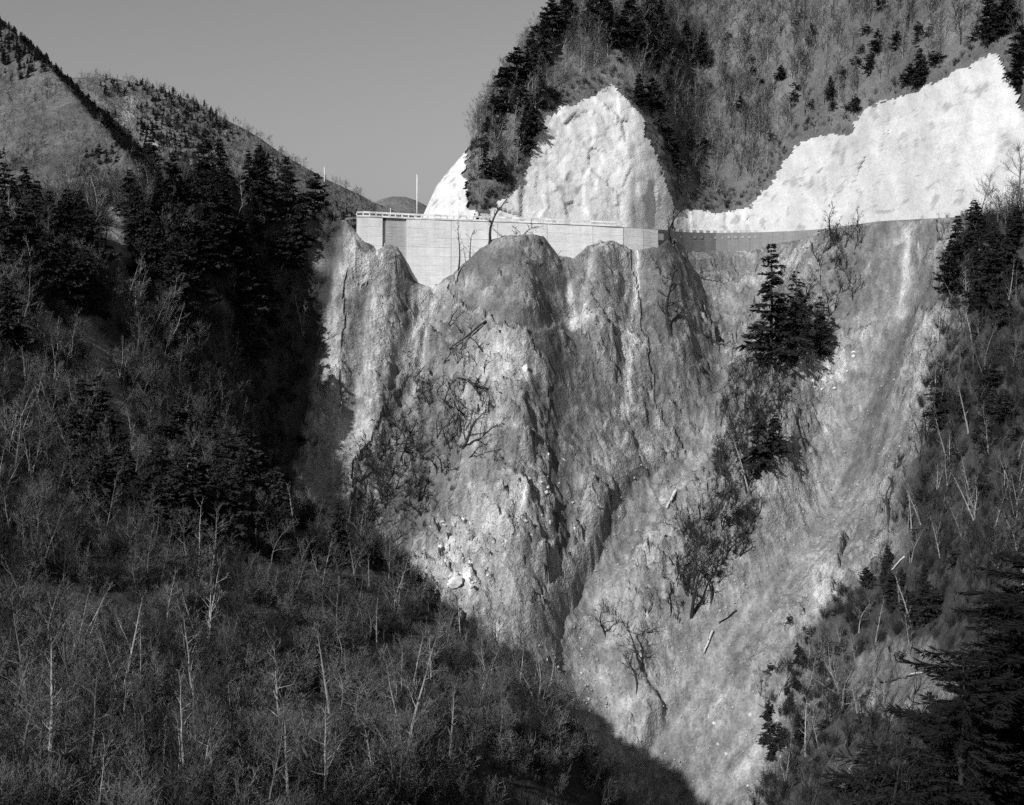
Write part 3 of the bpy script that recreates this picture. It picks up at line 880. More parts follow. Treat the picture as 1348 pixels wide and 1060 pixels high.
def bare_tree(seed, H=8.0, spread=0.5, stems=1, prim=11, sec=5, ter=5, crook=0.12, low=0.25, tw=0.016, rad=0.016):
    """trunk and limbs, and a crown of fine twigs"""
    rnd = random.Random(seed)
    T, C = MB(), MB()
    up = Vector((0, 0, 1))
    def twig(p, d, L, lev):
        q = p
        k = 2 if lev else 3
        for i in range(k):
            d = (d + rdir(rnd) * .28 + up * .10).normalized()
            q2 = q + d * (L / k)
            C.ribbon(q, q2, tw * (1 - .3 * i) * (1.5 if lev == 0 else 1.0), rdir(rnd))
            if lev == 0:
                for _ in range(max(1, ter // k)):
                    twig(q.lerp(q2, rnd.random()), (d + rdir(rnd) * .9 + up * .15).normalized(), L * rnd.uniform(.35, .7), 1)
            q = q2
    for s in range(stems):
        a0 = rnd.uniform(0, 6.28)
        lean = Vector((math.cos(a0), math.sin(a0), 0)) * (0.0 if stems == 1 else rnd.uniform(.1, .3))
        h = H * (1 if s == 0 else rnd.uniform(.6, .95))
        d = (up + lean + rdir(rnd) * .06).normalized()
        p = Vector((0, 0, -0.4)) + lean * .4
        pts, rr = [p], [rad * h * 1.2]
        foot = p - d * 1.4 - Vector((0, 0, .6))
        nseg = 9
        for i in range(nseg):
            d = (d + rdir(rnd) * crook + up * .05).normalized()
            p = p + d * (h / nseg)
            pts.append(p); rr.append(rad * h * (1 - (i + 1) / (nseg + .6)) ** .85)
        T.tube([foot] + pts, [rr[0] * 1.25] + rr, 6)
        for b in range(prim // stems + 1):
            t = low + (1 - low) * ((b + rnd.random()) / (prim // stems + 1))
            i = min(int(t * nseg), nseg - 1)
            q = pts[i].lerp(pts[i + 1], t * nseg - i)
            ang = rnd.uniform(0, 6.28)
            L = h * spread * (1.05 - t) ** .55 * rnd.uniform(.55, 1.0)
            bd = (Vector((math.cos(ang), math.sin(ang), 0)) * 1.0 + up * rnd.uniform(.35, 1.1)).normalized()
            bp, br = [q], [max(rr[i] * .5, tw)]
            for j in range(4):
                bd = (bd + rdir(rnd) * (crook + .12) + up * .07).normalized()
                q = q + bd * (L / 4)
                bp.append(q); br.append(max(br[0] * (1 - (j + 1) / 4.6), tw * .8))
            T.tube(bp, br, 4, False)
            for k in range(sec):
                t2 = rnd.uniform(.25, 1)
                j = min(int(t2 * 4), 3)
                twig(bp[j].lerp(bp[j + 1], t2 * 4 - j), (bd + rdir(rnd) * .9 + up * .2).normalized(), L * rnd.uniform(.3, .6), 0)
        for k in range(4):
            twig(pts[-1], (d + rdir(rnd) * .5).normalized(), h * .14, 0)
    return T, C

def conifer(seed, H=10.0, width=0.22, droop=0.25, start=0.12, gaps=0.15, nw=26, nbr=5, nsp=9, fine=1.0, irregular=0.3, spl=1.0):
    rnd = random.Random(seed)
    T, C = MB(), MB()
    pts, rr = [], []
    ox = oy = 0
    for i in range(9):
        t = i / 8
        pts.append(Vector((ox, oy, -0.5 + t * (H + .5)))); rr.append(H * .017 * (1 - t) ** .9 + .015)
        ox += rnd.uniform(-.012, .012) * H; oy += rnd.uniform(-.012, .012) * H
    T.tube([Vector((0, 0, -2.2))] + pts, [rr[0] * 1.1] + rr, 6)
    def trunk_at(t):
        i = min(int(t * 8), 7)
        return pts[i].lerp(pts[i + 1], t * 8 - i)
    for w in range(nw):
        t = start + (1 - start) * (w + rnd.random() * .7) / nw
        if rnd.random() < gaps * .5: continue
        prof = ((1 - t) ** .75) * (0.55 + 0.45 * min(1, (t - start) / .15 + .3))
        for b in range(nbr):
            if rnd.random() < gaps: continue
            ang = rnd.uniform(0, 6.28)
            L = H * width * prof * rnd.uniform(1 - irregular * 1.4, 1 + irregular) + .12 * H / 10
            p = trunk_at(min(t, .999))
            d = Vector((math.cos(ang), math.sin(ang), rnd.uniform(.0, .35)))
            prev = p
            br = []
            for j in range(4):
                d = (d + Vector((0, 0, -droop * .5)) + rdir(rnd) * .08).normalized()
                nx = prev + d * (L / 4)
                T.ribbon(prev, nx, .012 * H * .25 * (1 - j * .22), rdir(rnd))
                br.append((prev, nx)); prev = nx
            for k in range(nsp):
                tt = .12 + .88 * (k + rnd.random()) / nsp
                j = min(int(tt * 4), 3)
                q = br[j][0].lerp(br[j][1], tt * 4 - j)
                side = d.cross(Vector((0, 0, 1))).normalized() * (1 if k % 2 else -1)
                sl = (L * .30 * (1.15 - tt * .6) + .03 * H) * spl
                base = (d * rnd.uniform(.4, 1.1) + side * rnd.uniform(.4, 1.1) + Vector((0, 0, rnd.uniform(-.35, .22)))).normalized()
                for f in range(3):
                    e = (base + rdir(rnd) * .35).normalized()
                    o2 = q + e * sl * rnd.uniform(.65, 1.1)
                    wv = e.cross(rdir(rnd)).normalized() * sl * rnd.uniform(.10, .2) * fine
                    mid = q.lerp(o2, .5)
                    bI = len(C.v)
                    C.v += [tuple(q), tuple(mid + wv), tuple(o2), tuple(mid - wv)]
                    C.f.append((bI, bI + 1, bI + 2, bI + 3))
    return T, C

def shrub(seed, H=2.6, n=16, tw=0.018):
    rnd = random.Random(seed)
    C = MB(); up = Vector((0, 0, 1))
    for s in range(n):
        a = rnd.uniform(0, 6.28); r = rnd.uniform(0, .5)
        p = Vector((math.cos(a) * r, math.sin(a) * r, -.25))
        d = (up + Vector((math.cos(a), math.sin(a), 0)) * rnd.uniform(.05, .6)).normalized()
        L = H * rnd.uniform(.5, 1.1)
        for j in range(5):
            d = (d + rdir(rnd) * .16 + up * .04).normalized()
            q = p + d * (L / 5)
            C.ribbon(p, q, tw * (1.5 - j * .22), rdir(rnd))
            if j > 0:
                for k in range(4):
                    e = (d + rdir(rnd) * .8).normalized()
                    a2 = p.lerp(q, rnd.random()); b2 = a2 + e * L * rnd.uniform(.12, .3)
                    C.ribbon(a2, b2, tw * .8, rdir(rnd))
                    for _ in range(2):
                        c2 = a2.lerp(b2, rnd.uniform(.3, .9)); e2 = (e + rdir(rnd) * .9).normalized()
                        C.ribbon(c2, c2 + e2 * L * rnd.uniform(.06, .14), tw * .6, rdir(rnd))
            p = q
    return C

def dmesh(m, name, mat):
    me = m.mesh(name); me.materials.append(mat); return me

KINDS = {}
def kind(name, gens, tmat, cmat):
    KINDS[name] = []
    for g, H in gens:
        t, c = g
        KINDS[name].append((dmesh(t, 'trunk', tmat), dmesh(c, 'crown', cmat), H))
bt = [(bare_tree(s, 8, sp, st, pr, 6, 6, cr, lo), 8.0) for s, sp, st, pr, cr, lo in
      [(1, .42, 1, 14, .10, .22), (2, .5, 1, 13, .14, .3), (3, .36, 2, 15, .10, .2), (4, .45, 3, 16, .13, .2), (5, .55, 1, 12, .18, .35), (6, .38, 1, 15, .08, .25)]]
kind('pale', bt, M_BARK_P, M_TWIG_P)
kind('grey', bt, M_BARK_M, M_TWIG_M)
kind('dark', bt, M_BARK_D, M_TWIG_D)
dt = [(bare_tree(s, 7, sp, st, pr, 3, 3, cr, lo, .042, .030), 7.0) for s, sp, st, pr, cr, lo in
      [(21, .45, 1, 9, .30, .25), (22, .55, 1, 8, .38, .3), (23, .4, 2, 10, .28, .2), (24, .6, 1, 7, .42, .35), (25, .35, 1, 9, .22, .3)]]
kind('dead', dt, M_BARK_D, M_TWIG_D)
st = [(bare_tree(s, 9, sp, 1, pr, 2, 2, cr, lo, .022, .018), 9.0) for s, sp, pr, cr, lo in [(31, .2, 9, .06, .3), (32, .26, 8, .1, .4), (33, .16, 10, .05, .25)]]
kind('slender', st, M_BARK_P, M_TWIG_P)
kind('slender_dark', st, M_BARK_D, M_TWIG_D)
cf = [(conifer(41, 10, .24, .22, .08, .10, 30, 6, 11, 1.1, .35), 10.), (conifer(42, 10, .28, .3, .12, .16, 26, 6, 12, 1.1, .45), 10.), (conifer(43, 10, .32, .12, .2, .28, 20, 6, 13, 1.2, .6), 10.), (conifer(44, 10, .21, .3, .06, .12, 32, 6, 10, 1.1, .4), 10.), (conifer(45, 10, .36, .05, .28, .25, 18, 7, 14, 1.3, .6), 10.)]
kind('conifer', cf, M_BARK_D, M_NEEDLE)
rg = [(conifer(46, 10, .23, .16, .08, .22, 52, 3, 10, .85, .6), 10.), (conifer(47, 10, .2, .22, .08, .25, 50, 3, 10, .85, .6), 10.)]
kind('ragged_conifer', rg, M_BARK_D, M_NEEDLE)
bs = [(conifer(48, 3, .55, .0, .05, .2, 9, 7, 12, 1.0, .6), 3.), (conifer(49, 3, .7, -.1, .05, .25, 8, 7, 12, 1.0, .7), 3.)]
kind('evergreen_bush', bs, M_BARK_D, M_NEEDLE)
kind('conifer_grey', cf, M_BARK_M, M_NEEDLE_B)
print('protos', round(time.time() - T0, 1))

def tree(kd, pos, h, label, group=None, name=None, cat='tree', lean=(0, 0), var=None, wide=1.0):
    ks = KINDS[kd]
    t, c, H = ks[random.randrange(len(ks)) if var is None else var]
    nm = name or ('evergreen_bush' if kd == 'evergreen_bush' else 'conifer_tree' if 'conifer' in kd else 'crooked_tree' if kd == 'dead' else 'bare_tree')
    r = empty(nm, pos, random.uniform(0, 6.28))
    r.rotation_euler = (lean[0], lean[1], r.rotation_euler.z)
    s = h / H
    r.scale = (s * wide, s * wide, s)
    obj('trunk', t, None, r); obj('crown', c, None, r)
    tag(r, label, cat, group)
    return r

def instancer(name, pts, scl, rots, sources, mat_label, cat, kindname='stuff'):
    """points carrying copies of the given plants: uncountable growth"""
    me = bpy.data.meshes.new(name)
    me.vertices.add(len(pts)); me.vertices.foreach_set('co', np.ascontiguousarray(pts, np.float32).ravel())
    a = me.attributes.new('scl', 'FLOAT', 'POINT'); a.data.foreach_set('value', np.ascontiguousarray(scl, np.float32))
    a = me.attributes.new('rot', 'FLOAT_VECTOR', 'POINT'); a.data.foreach_set('vector', np.ascontiguousarray(rots, np.float32).ravel())
    o = obj(name, me)
    ng = bpy.data.node_groups.new(name, 'GeometryNodeTree')
    ng.interface.new_socket('Geometry', in_out='INPUT', socket_type='NodeSocketGeometry')
    ng.interface.new_socket('Geometry', in_out='OUTPUT', socket_type='NodeSocketGeometry')
    N = ng.nodes
    gi, go = N.new('NodeGroupInput'), N.new('NodeGroupOutput')
    iop = N.new('GeometryNodeInstanceOnPoints')
    g2i = N.new('GeometryNodeGeometryToInstance')
    for src in sources:
        j = N.new('GeometryNodeJoinGeometry')
        for so in src:
            oi = N.new('GeometryNodeObjectInfo'); oi.inputs['Object'].default_value = so
            ng.links.new(oi.outputs['Geometry'], j.inputs[0])
        gg = N.new('GeometryNodeGeometryToInstance')
        ng.links.new(j.outputs[0], gg.inputs[0])
        ng.links.new(gg.outputs[0], g2i.inputs[0]) if False else None
        src_out = gg.outputs[0]
        if 'jj' not in locals(): jj = N.new('GeometryNodeJoinGeometry')
        ng.links.new(src_out, jj.inputs[0])
    sa = N.new('GeometryNodeInputNamedAttribute'); sa.data_type = 'FLOAT'; sa.inputs['Name'].default_value = 'scl'
    ra = N.new('GeometryNodeInputNamedAttribute'); ra.data_type = 'FLOAT_VECTOR'; ra.inputs['Name'].default_value = 'rot'
    rv = N.new('FunctionNodeRandomValue'); rv.data_type = 'INT'
    for s_ in rv.inputs:
        if s_.type == 'INT' and s_.name == 'Max': s_.default_value = len(sources) - 1
        if s_.type == 'INT' and s_.name == 'Min': s_.default_value = 0
    iop.inputs['Pick Instance'].default_value = True
    ng.links.new(gi.outputs[0], iop.inputs['Points'])
    ng.links.new(jj.outputs[0], iop.inputs['Instance'])
    ng.links.new([s_ for s_ in rv.outputs if s_.type == 'INT'][0], iop.inputs['Instance Index'])
    ng.links.new([s_ for s_ in sa.outputs if s_.name == 'Attribute'][0], iop.inputs['Scale'])
    ng.links.new([s_ for s_ in ra.outputs if s_.name == 'Attribute'][0], iop.inputs['Rotation'])
    ng.links.new(iop.outputs[0], go.inputs[0])
    md = o.modifiers.new('growth', 'NODES'); md.node_group = ng
    tag(o, mat_label, cat, None, 'stuff')
    return o

def G(x, y): return float(ground(x, y))
def on_ground(u, v, y0=40):
    for dv in range(0, 60, 2):
        p = cast(u, v + dv, y0)
        if p is not None and not (p[0] > -36 and p[1] > road_y(p[0]) - 0.8): return p
    return None
_fu = HU[:, nb + 6:]; _fv = HV[:, nb + 6:]
def on_hill(u, v):
    d = (_fu - u) ** 2 + (_fv - v) ** 2
    j, i = np.unravel_index(np.argmin(d), d.shape)
    i += nb + 6
    return np.array([HX[j, i], HYd[j, i], HZ[j, i]])

# --- named trees on the cliff and round the road
CL = [  # kind, u, v of the foot, height in photograph pixels, label, lean, variant
    ('slender_dark', 603, 357, 72, 'thin leafless tree standing in front of the white retaining wall', (0, -.05), 1),
    ('slender_dark', 613, 347, 28, 'small bare sapling just right of the thin tree before the wall', (0, 0), 0),
    ('dead', 645, 313, 70, 'bare forked tree on top of the central rock knoll, cutting across the guard rail', (0, -.05), 4),
    ('dead', 880, 308, 55, 'bare V-shaped tree at the right end of the white retaining wall', (0, .05), 2),
    ('dead', 884, 440, 100, 'bare dark trunk standing on the rocks below the wall end', (0, 0), 4),
    ('ragged_conifer', 1014, 485, 165, 'tallest dark conifer on the wooded spur below the road bowl', (0, 0), 0),
    ('ragged_conifer', 1046, 480, 125, 'slightly shorter dark conifer just right of the tallest one on the spur', (0, 0), 1),
    ('ragged_conifer', 1080, 470, 80, 'small dark conifer at the right of the spur conifers', (0, 0), 0),
    ('conifer', 998, 622, 85, 'bushy dark conifer lower down the spur above the pale curved trunk', (0, 0), 1),
    ('conifer', 1022, 600, 60, 'small bushy conifer at the right edge of the lower spur', (0, 0), 1),
    ('slender', 985, 645, 75, 'pale curved bare trunk leaning left below the bushy spur conifer', (0, -.25), 2),
    ('slender', 1032, 478, 75, 'pale straight bare trunk beside the tallest spur conifer', (0, 0), 0),
    ('dead', 798, 838, 55, 'small dark bare tree alone on the lower debris slope', (0, 0), 1),
    ('dead', 845, 885, 72, 'dark leaning bare tree at the foot of the debris spur', (0, -.35), 0),
    ('dead', 838, 910, 55, 'dark twiggy uprooted tree on the lower debris slope', (.2, -.5), 3),
    ('dead', 910, 810, 90, 'dark slim bare tree at the lower end of the spur', (0, 0), 4),
    ('dead', 935, 800, 70, 'dark slim bare tree by the pale rock at the lower spur', (0, 0), 4),
    ('dead', 610, 590, 75, 'dark bushy dead trunk leaning right on the pale cliff', (0, .4), 0),
    ('dead', 550, 660, 60, 'dark forked stump tree above the brush on the left cliff', (0, 0), 2),
    ('dead', 1128, 300, 30, 'bare tree on the grassy crest left of the right gully head', (0, -.3), 0),
    ('dead', 1095, 315, 50, 'bare tree before the right concrete slope, first from the bowl', (0, -.1), 1),
    ('grey', 1292, 300, 72, 'bare tree against the right concrete slope, left one of the skyline group', (0, 0), 1),
    ('grey', 1312, 300, 60, 'bare tree against the right concrete slope, middle one of the skyline group', (0, 0), 4),
    ('grey', 1338, 295, 105, 'tallest bare tree against the right concrete slope at the frame edge', (0, 0), 1),
    ('slender', 1275, 570, 70, 'white leaning bare trunk in the dark wood on the right slope', (0, -.15), 2),
    ('slender', 1245, 600, 65, 'white slanting bare trunk left of the dark hollow on the right slope', (0, -.4), 0),
    ('dead', 1170, 690, 75, 'dark crooked tree leaning out over the right gully', (0, -.75), 0),
    ('slender', 1130, 948, 55, 'stout pale broken trunk on the lower right slope', (0, -.1), 2),
    ('pale', 1110, 935, 110, 'pale wide-branched bare tree beside the broken trunk at lower right', (0, -.1), 3),
    ('slender', 1152, 850, 65, 'pale straight trunk at the lower right above the bare earth patch', (0, -.1), 0),
    ('pale', 530, 1008, 175, 'pale double-stemmed bare tree in the middle of the near left brush', (0, 0), 2),
    ('pale', 155, 945, 110, 'pale fan-branched bare tree low in the near left brush', (0, 0), 3),
    ('slender', 113, 935, 110, 'thin white stem left of the fan-branched tree in the near brush', (0, 0), 2),
    ('slender', 262, 760, 95, 'thin white stem on the shaded left slope', (0, 0), 0),
    ('slender', 70, 690, 120, 'pale clustered stems at the far left of the shaded slope', (0, 0), 0),
    ('conifer', 445, 745, 85, 'small dark conifer at the edge of the near left slope before the cliff', (0, 0), 0),
    ('conifer', 376, 730, 70, 'dark conifer left of the edge conifer on the near slope', (0, 0), 0),
    ('conifer', 574, 835, 60, 'little conifer beside the bright boulders at the brush edge', (0, 0), 3),
]
for kd, u, v, hp, lab, lean, var in CL:
    p = on_ground(u, v, 40 if u < 560 and v > 700 else 150 if u < 1050 else 60)
    tree(kd, p, hp / F * p[1], lab, None, None, 'tree', lean, var)

def rand_in(poly, k, rnd):
    xs_ = [p[0] for p in poly]; ys_ = [p[1] for p in poly]
    out = []
    while len(out) < k:
        u, v = rnd.uniform(min(xs_), max(xs_)), rnd.uniform(min(ys_), max(ys_))
        if in_poly(np.array(u), np.array(v), poly): out.append((u, v))
    return out
rnd = random.Random(99)
def swath(u, v, below=0):
    for pts, w in SW:
        a = np.array(pts, float)
        for dv in (0, below * .5, below):
            if pl_dist(np.array([float(u)]), np.array([float(v - dv)]), a)[0][0] < w * .9: return True
    return False
def grove(kd, poly, k, h0, h1, label, group, y0=60, lean=0.12, wide=1.0, name=None):
    for u, v in rand_in(poly, k, rnd):
        p = on_ground(u, v, y0)
        if p is None: continue
        if p[1] > road_y(p[0]) - 2 and p[0] > -34: continue
        kk = kd if isinstance(kd, str) else rnd.choice(kd)
        if u < 440 and v < 660 and swath(u, v, 55): continue
        lab_, grp_ = label(u, v, group) if callable(label) else (label, group)
        tree(kk, p - np.array([0, 0, .15]), rnd.uniform(h0, h1), lab_, grp_, name, 'tree', (rnd.uniform(-lean, lean), rnd.uniform(-lean, lean)), None, wide)
grove('dead', [(575, 420), (640, 430), (650, 520), (615, 640), (560, 690), (480, 680), (500, 590), (560, 520)], 64, 3.0, 6.5, 'dark crooked leafless tree on the left middle cliff', 'dark bare trees on the left middle cliff', 190, .5)
grove(['dead', 'dead', 'dark'], [(1000, 470), (1050, 480), (1020, 580), (1000, 640), (940, 650), (970, 560)], 38, 3, 7, 'dark leafless tree among the conifers of the upper spur', 'bare trees on the upper spur', 180, .3)
grove(['dead', 'dark'], [(930, 640), (1000, 660), (985, 720), (930, 780), (895, 830), (880, 790), (900, 700)], 52, 3, 6.5, 'dark leafless tree on the lower spur between the debris chutes', 'bare trees on the lower spur', 170, .35)
grove('dead', [(1085, 310), (1140, 300), (1130, 370), (1090, 420), (1060, 460), (1040, 430)], 32, 2.5, 6, 'dark leafless tree on the shady flank below the bowl crest', 'bare trees below the bowl crest', 180, .3)
grove('dead', [(870, 310), (900, 330), (910, 400), (890, 440), (860, 400)], 9, 2, 4.5, 'dark scrubby tree on the rocks below the wall end', 'scrub on the rocks at the wall end', 200, .4)
grove(['dead', 'dark'], [(385, 480), (425, 400), (430, 460), (390, 600), (370, 660), (330, 640)], 30, 3, 6, 'dark crooked tree at the border of the left wood and the pale cliff', 'bare trees along the left cliff border', 140, .4)
grove('dead', [(800, 780), (860, 800), (850, 900), (800, 860)], 6, 1.5, 3.5, 'small dark scrub tree on the lower debris slope', 'scrub on the debris slope', 170, .5)
grove('dead', [(630, 320), (740, 330), (740, 420), (650, 420)], 9, 1.0, 2.4, 'small dark scrub on the central rock knoll', 'scrub on the central knoll', 200, .6)
# --- right slope
RW = [(1240, 300), (1348, 290), (1348, 800), (1250, 770), (1180, 740), (1210, 600), (1235, 430)]
grove('conifer', [(1245, 330), (1348, 310), (1348, 440), (1300, 430), (1240, 410)], 22, 6, 10, 'dark conifer in the wood at the upper right slope', 'conifers on the upper right slope', 60, .05, 1.2)
grove('conifer', [(1225, 520), (1300, 500), (1348, 560), (1230, 600)], 14, 3.5, 6, 'dark low conifer round the hollow of the right slope', 'conifers in the right hollow', 60, .05, 1.3)
grove('conifer', [(1150, 740), (1220, 760), (1230, 830), (1160, 840), (1120, 800)], 16, 3, 5.5, 'dark conifer in the lower right wood', 'conifers in the lower right wood', 60, .05, 1.3)
grove(['pale', 'grey', 'dark', 'dark', 'slender'], RW, 70, 4.5, 9, lambda u, v, g: (('bare tree on the upper right slope, above the dark hollow', g + ', upper') if v < 500 else ('bare tree on the lower right slope, above the near black conifer', g + ', lower') if v > 640 else ('bare tree on the right slope at the height of the dark hollow', g + ', middle')), 'bare trees on the right slope', 60, .25)
grove(['pale', 'grey'], [(1060, 820), (1120, 790), (1200, 860), (1190, 1000), (1060, 1060), (985, 1060), (1000, 920)], 34, 3, 6, 'bare pale tree on the lower right slope beside the debris chute', 'bare trees on the lower right slope', 60, .3)
grove('conifer', [(1000, 880), (1060, 850), (1060, 1000), (1000, 1040)], 10, 2, 4.5, 'small dark conifer at the border of the debris chute', 'small conifers by the debris chute', 60, .15, 1.3)
# --- left wood
grove('conifer', [(170, 250), (300, 235), (425, 285), (412, 340), (375, 420), (330, 500), (200, 420), (150, 330)], 80, 6, 11.5, lambda u, v, g: (('dark conifer in the upper part of the steep left wood, below the distant ridge', g + ', upper') if v < 330 else ('dark conifer in the lower part of the steep left wood', g + ', lower') if u < 300 or v > 430 else ('dark conifer of the steep left wood next to the pale cliff', g + ', cliff side')), 'conifers of the steep left wood', 90, .04, 1.1)
grove('conifer', [(0, 290), (110, 290), (150, 380), (80, 520), (0, 520)], 36, 6, 10, 'dark conifer at the far left edge of the shaded wood', 'conifers at the far left', 80, .04, 1.1)
grove('conifer', [(60, 560), (150, 520), (330, 640), (380, 720), (300, 760), (90, 680)], 44, 5, 9, lambda u, v, g: (('dark conifer at the left of the lower shaded slope, above the near brush', g + ', left') if u < 190 else ('dark conifer at the right of the lower shaded slope, towards the ravine', g + ', right')), 'conifers of the lower left slope', 70, .04, 1.15)
grove(['grey', 'grey', 'pale', 'dark'], [(0, 300), (200, 260), (420, 300), (430, 480), (370, 660), (0, 660)], 55, 5, 9, 'bare grey tree between the conifers of the left wood', 'bare trees of the left wood', 80, .15)
grove(['pale', 'grey', 'slender', 'grey'], [(0, 660), (360, 670), (480, 730), (570, 800), (690, 895), (780, 1030), (780, 1100), (0, 1100)], 75, 3.5, 7.5, lambda u, v, g: (('bare tree in the near left brush along the bottom edge of the picture', g + ', bottom edge') if v > 960 else ('bare tree on the upper left of the near brush slope, under the dark wood', g + ', upper left') if u < 300 else ('bare tree on the right half of the near brush slope, towards the ravine', g + ', ravine side')), 'bare trees in the near left brush', 45, .2)
def bushes(poly, k, h0, h1, label, group, y0):
    for u, v in rand_in(poly, k, rnd):
        p = on_ground(u, v, y0)
        if p is None or swath(u, v): continue
        tree('evergreen_bush', p - np.array([0, 0, .15]), rnd.uniform(h0, h1), label, group, None, 'bush', (0, 0), None, rnd.uniform(.8, 1.3))
bushes(RW, 50, 1.4, 3.2, 'low dark evergreen bush under the trees of the right slope', 'evergreen bushes on the right slope', 60)
bushes([(1010, 830), (1110, 790), (1190, 850), (1150, 1000), (1000, 1050)], 26, .8, 2.0, 'low dark evergreen bush on the lower right slope by the debris chute', 'evergreen bushes by the chute', 60)
bushes([(990, 500), (1045, 500), (1000, 640), (985, 720), (930, 780), (900, 820), (890, 790), (940, 650)], 30, 1.0, 2.4, 'low dark evergreen bush on the wooded spur', 'evergreen bushes on the spur', 170)
bushes([(340, 520), (400, 480), (400, 560), (375, 660), (330, 650)], 22, 1.2, 2.8, 'low dark evergreen bush where the left wood meets the cliff', 'evergreen bushes at the left cliff border', 120)
bushes([(380, 690), (480, 735), (600, 830), (690, 900), (770, 1010), (640, 960), (480, 860), (300, 760)], 40, .8, 1.9, 'low dark evergreen bush along the upper edge of the near left slope', 'evergreen bushes on the near slope edge', 60)
print('trees', round(time.time() - T0, 1))

# --- hill wood
def hill_free(u, v, m=24):
    for _, poly in SHOT:
        for du, dv in ((0, 0), (0, m), (m * .5, m * .5), (-m * .5, m * .5)):
            if in_poly(np.array(u + du), np.array(v + dv), poly): return False
    return True
def hill_lab(u, v):
    g = 'conifers on the hill above the road, '
    if u < 720 and v < 170: return 'dark conifer on the left skyline of the hill above the road', g + 'left skyline'
    if u < 720: return 'dark conifer on the hill nose left of the pointed concrete slope', g + 'nose'
    if u < 935 and v < 100: return 'dark conifer in the clump at the top of the hill over the pointed concrete slope', g + 'top clump'
    if u < 935: return 'dark conifer beside the right edge of the pointed concrete slope', g + 'right of the pointed slope'
    if u > 1290: return 'dark conifer above the peak of the right concrete slope at the frame edge', g + 'right peak'
    return 'small dark conifer in the open bare wood above the right concrete slope', g + 'open wood'
for u, v, h in [(642, 200, 8), (652, 175, 9), (640, 235, 7), (660, 240, 7), (664, 150, 11), (680, 128, 12), (690, 160, 9), (700, 108, 12), (716, 85, 12), (730, 62, 12), (748, 40, 12), (702, 190, 8), (690, 200, 9), (712, 140, 8),
                (775, 45, 11), (800, 60, 12), (820, 75, 12), (842, 80, 12), (862, 78, 11), (880, 95, 11), (905, 70, 9), (790, 30, 11), (830, 40, 11), (855, 35, 11), (925, 90, 10), (870, 55, 11),
                (842, 140, 8), (858, 150, 9), (870, 175, 9), (880, 205, 8), (890, 225, 8), (1212, 112, 8.5), (1200, 118, 6), (1095, 130, 6), (1128, 150, 5), (1303, 55, 11), (1325, 45, 11), (1345, 90, 9), (1340, 120, 8), (975, 150, 5), (1070, 60, 6), (1155, 70, 6), (1030, 110, 5)]:
    p = on_hill(u, v)
    tree('conifer', p + np.array([0, .3, -.2]), h, *hill_lab(u, v), None, 'tree', (0, 0), None, 1.15)
rndh = np.random.default_rng(5)
cand = []
colr = nb + 4
wts_rows = np.gradient(zs)
while len(cand) < 1900:
    i = rndh.integers(8, ncol); z = rndh.uniform(14, 100)
    j = int(np.searchsorted(zs, z)); j = min(j, len(zs) - 1)
    u, v = HU[j, i], HV[j, i]
    if v < -70 or u > 1440: continue
    if not hill_free(u, v): continue
    if i < nb and rndh.random() < .5: continue
    cand.append((HX[j, i], HYd[j, i] + .2, HZ[j, i] - .2, u, v))
cand = np.array(cand)
inframe = (cand[:, 4] > 5) & (cand[:, 3] < 1345)
ids = np.nonzero(inframe)[0][:75]
src_grey = []
for k in ids:
    x, y, z, u, v = cand[k]
    r = tree(['grey', 'pale', 'pale', 'dark', 'pale', 'grey', 'pale', 'dark', 'grey'][len(src_grey) % 9], (x, y, z), rndh.uniform(4.5, 8.5), 'bare grey tree in the dense leafless wood on the hill above the road', 'bare trees on the hill above the road', None, 'tree', (0, 0), int(k) % 6)
    if len(src_grey) < 9: src_grey.append(list(r.children))
rest = np.delete(cand, ids, 0)
nbush = 0
while nbush < 85:
    u, v = rndh.uniform(640, 1348), rndh.uniform(0, 270)
    if not hill_free(u, v, 14): continue
    p = on_hill(u, v)
    if abs(proj(*p)[0] - u) > 4 or fbm(np.array(p[0] * .05), np.array(p[1] * .05), np.array(p[2] * .05), 2, 77) < rndh.uniform(-.3, .25): continue
    tree('evergreen_bush', p + np.array([0, .2, -.2]), rndh.uniform(1.6, 3.6), 'low dark evergreen bush among the bare trees on the hill above the road', 'evergreen bushes on the hill', None, 'bush', (0, 0), None, rndh.uniform(1, 1.5))
    nbush += 1
instancer('leafless_woodland', rest[:, :3], rndh.uniform(.5, 1.0, len(rest)), np.stack([np.zeros(len(rest)), np.zeros(len(rest)), rndh.uniform(0, 6.28, len(rest))], 1), src_grey, 'dense grey leafless woodland covering the hill above the road', 'woodland')

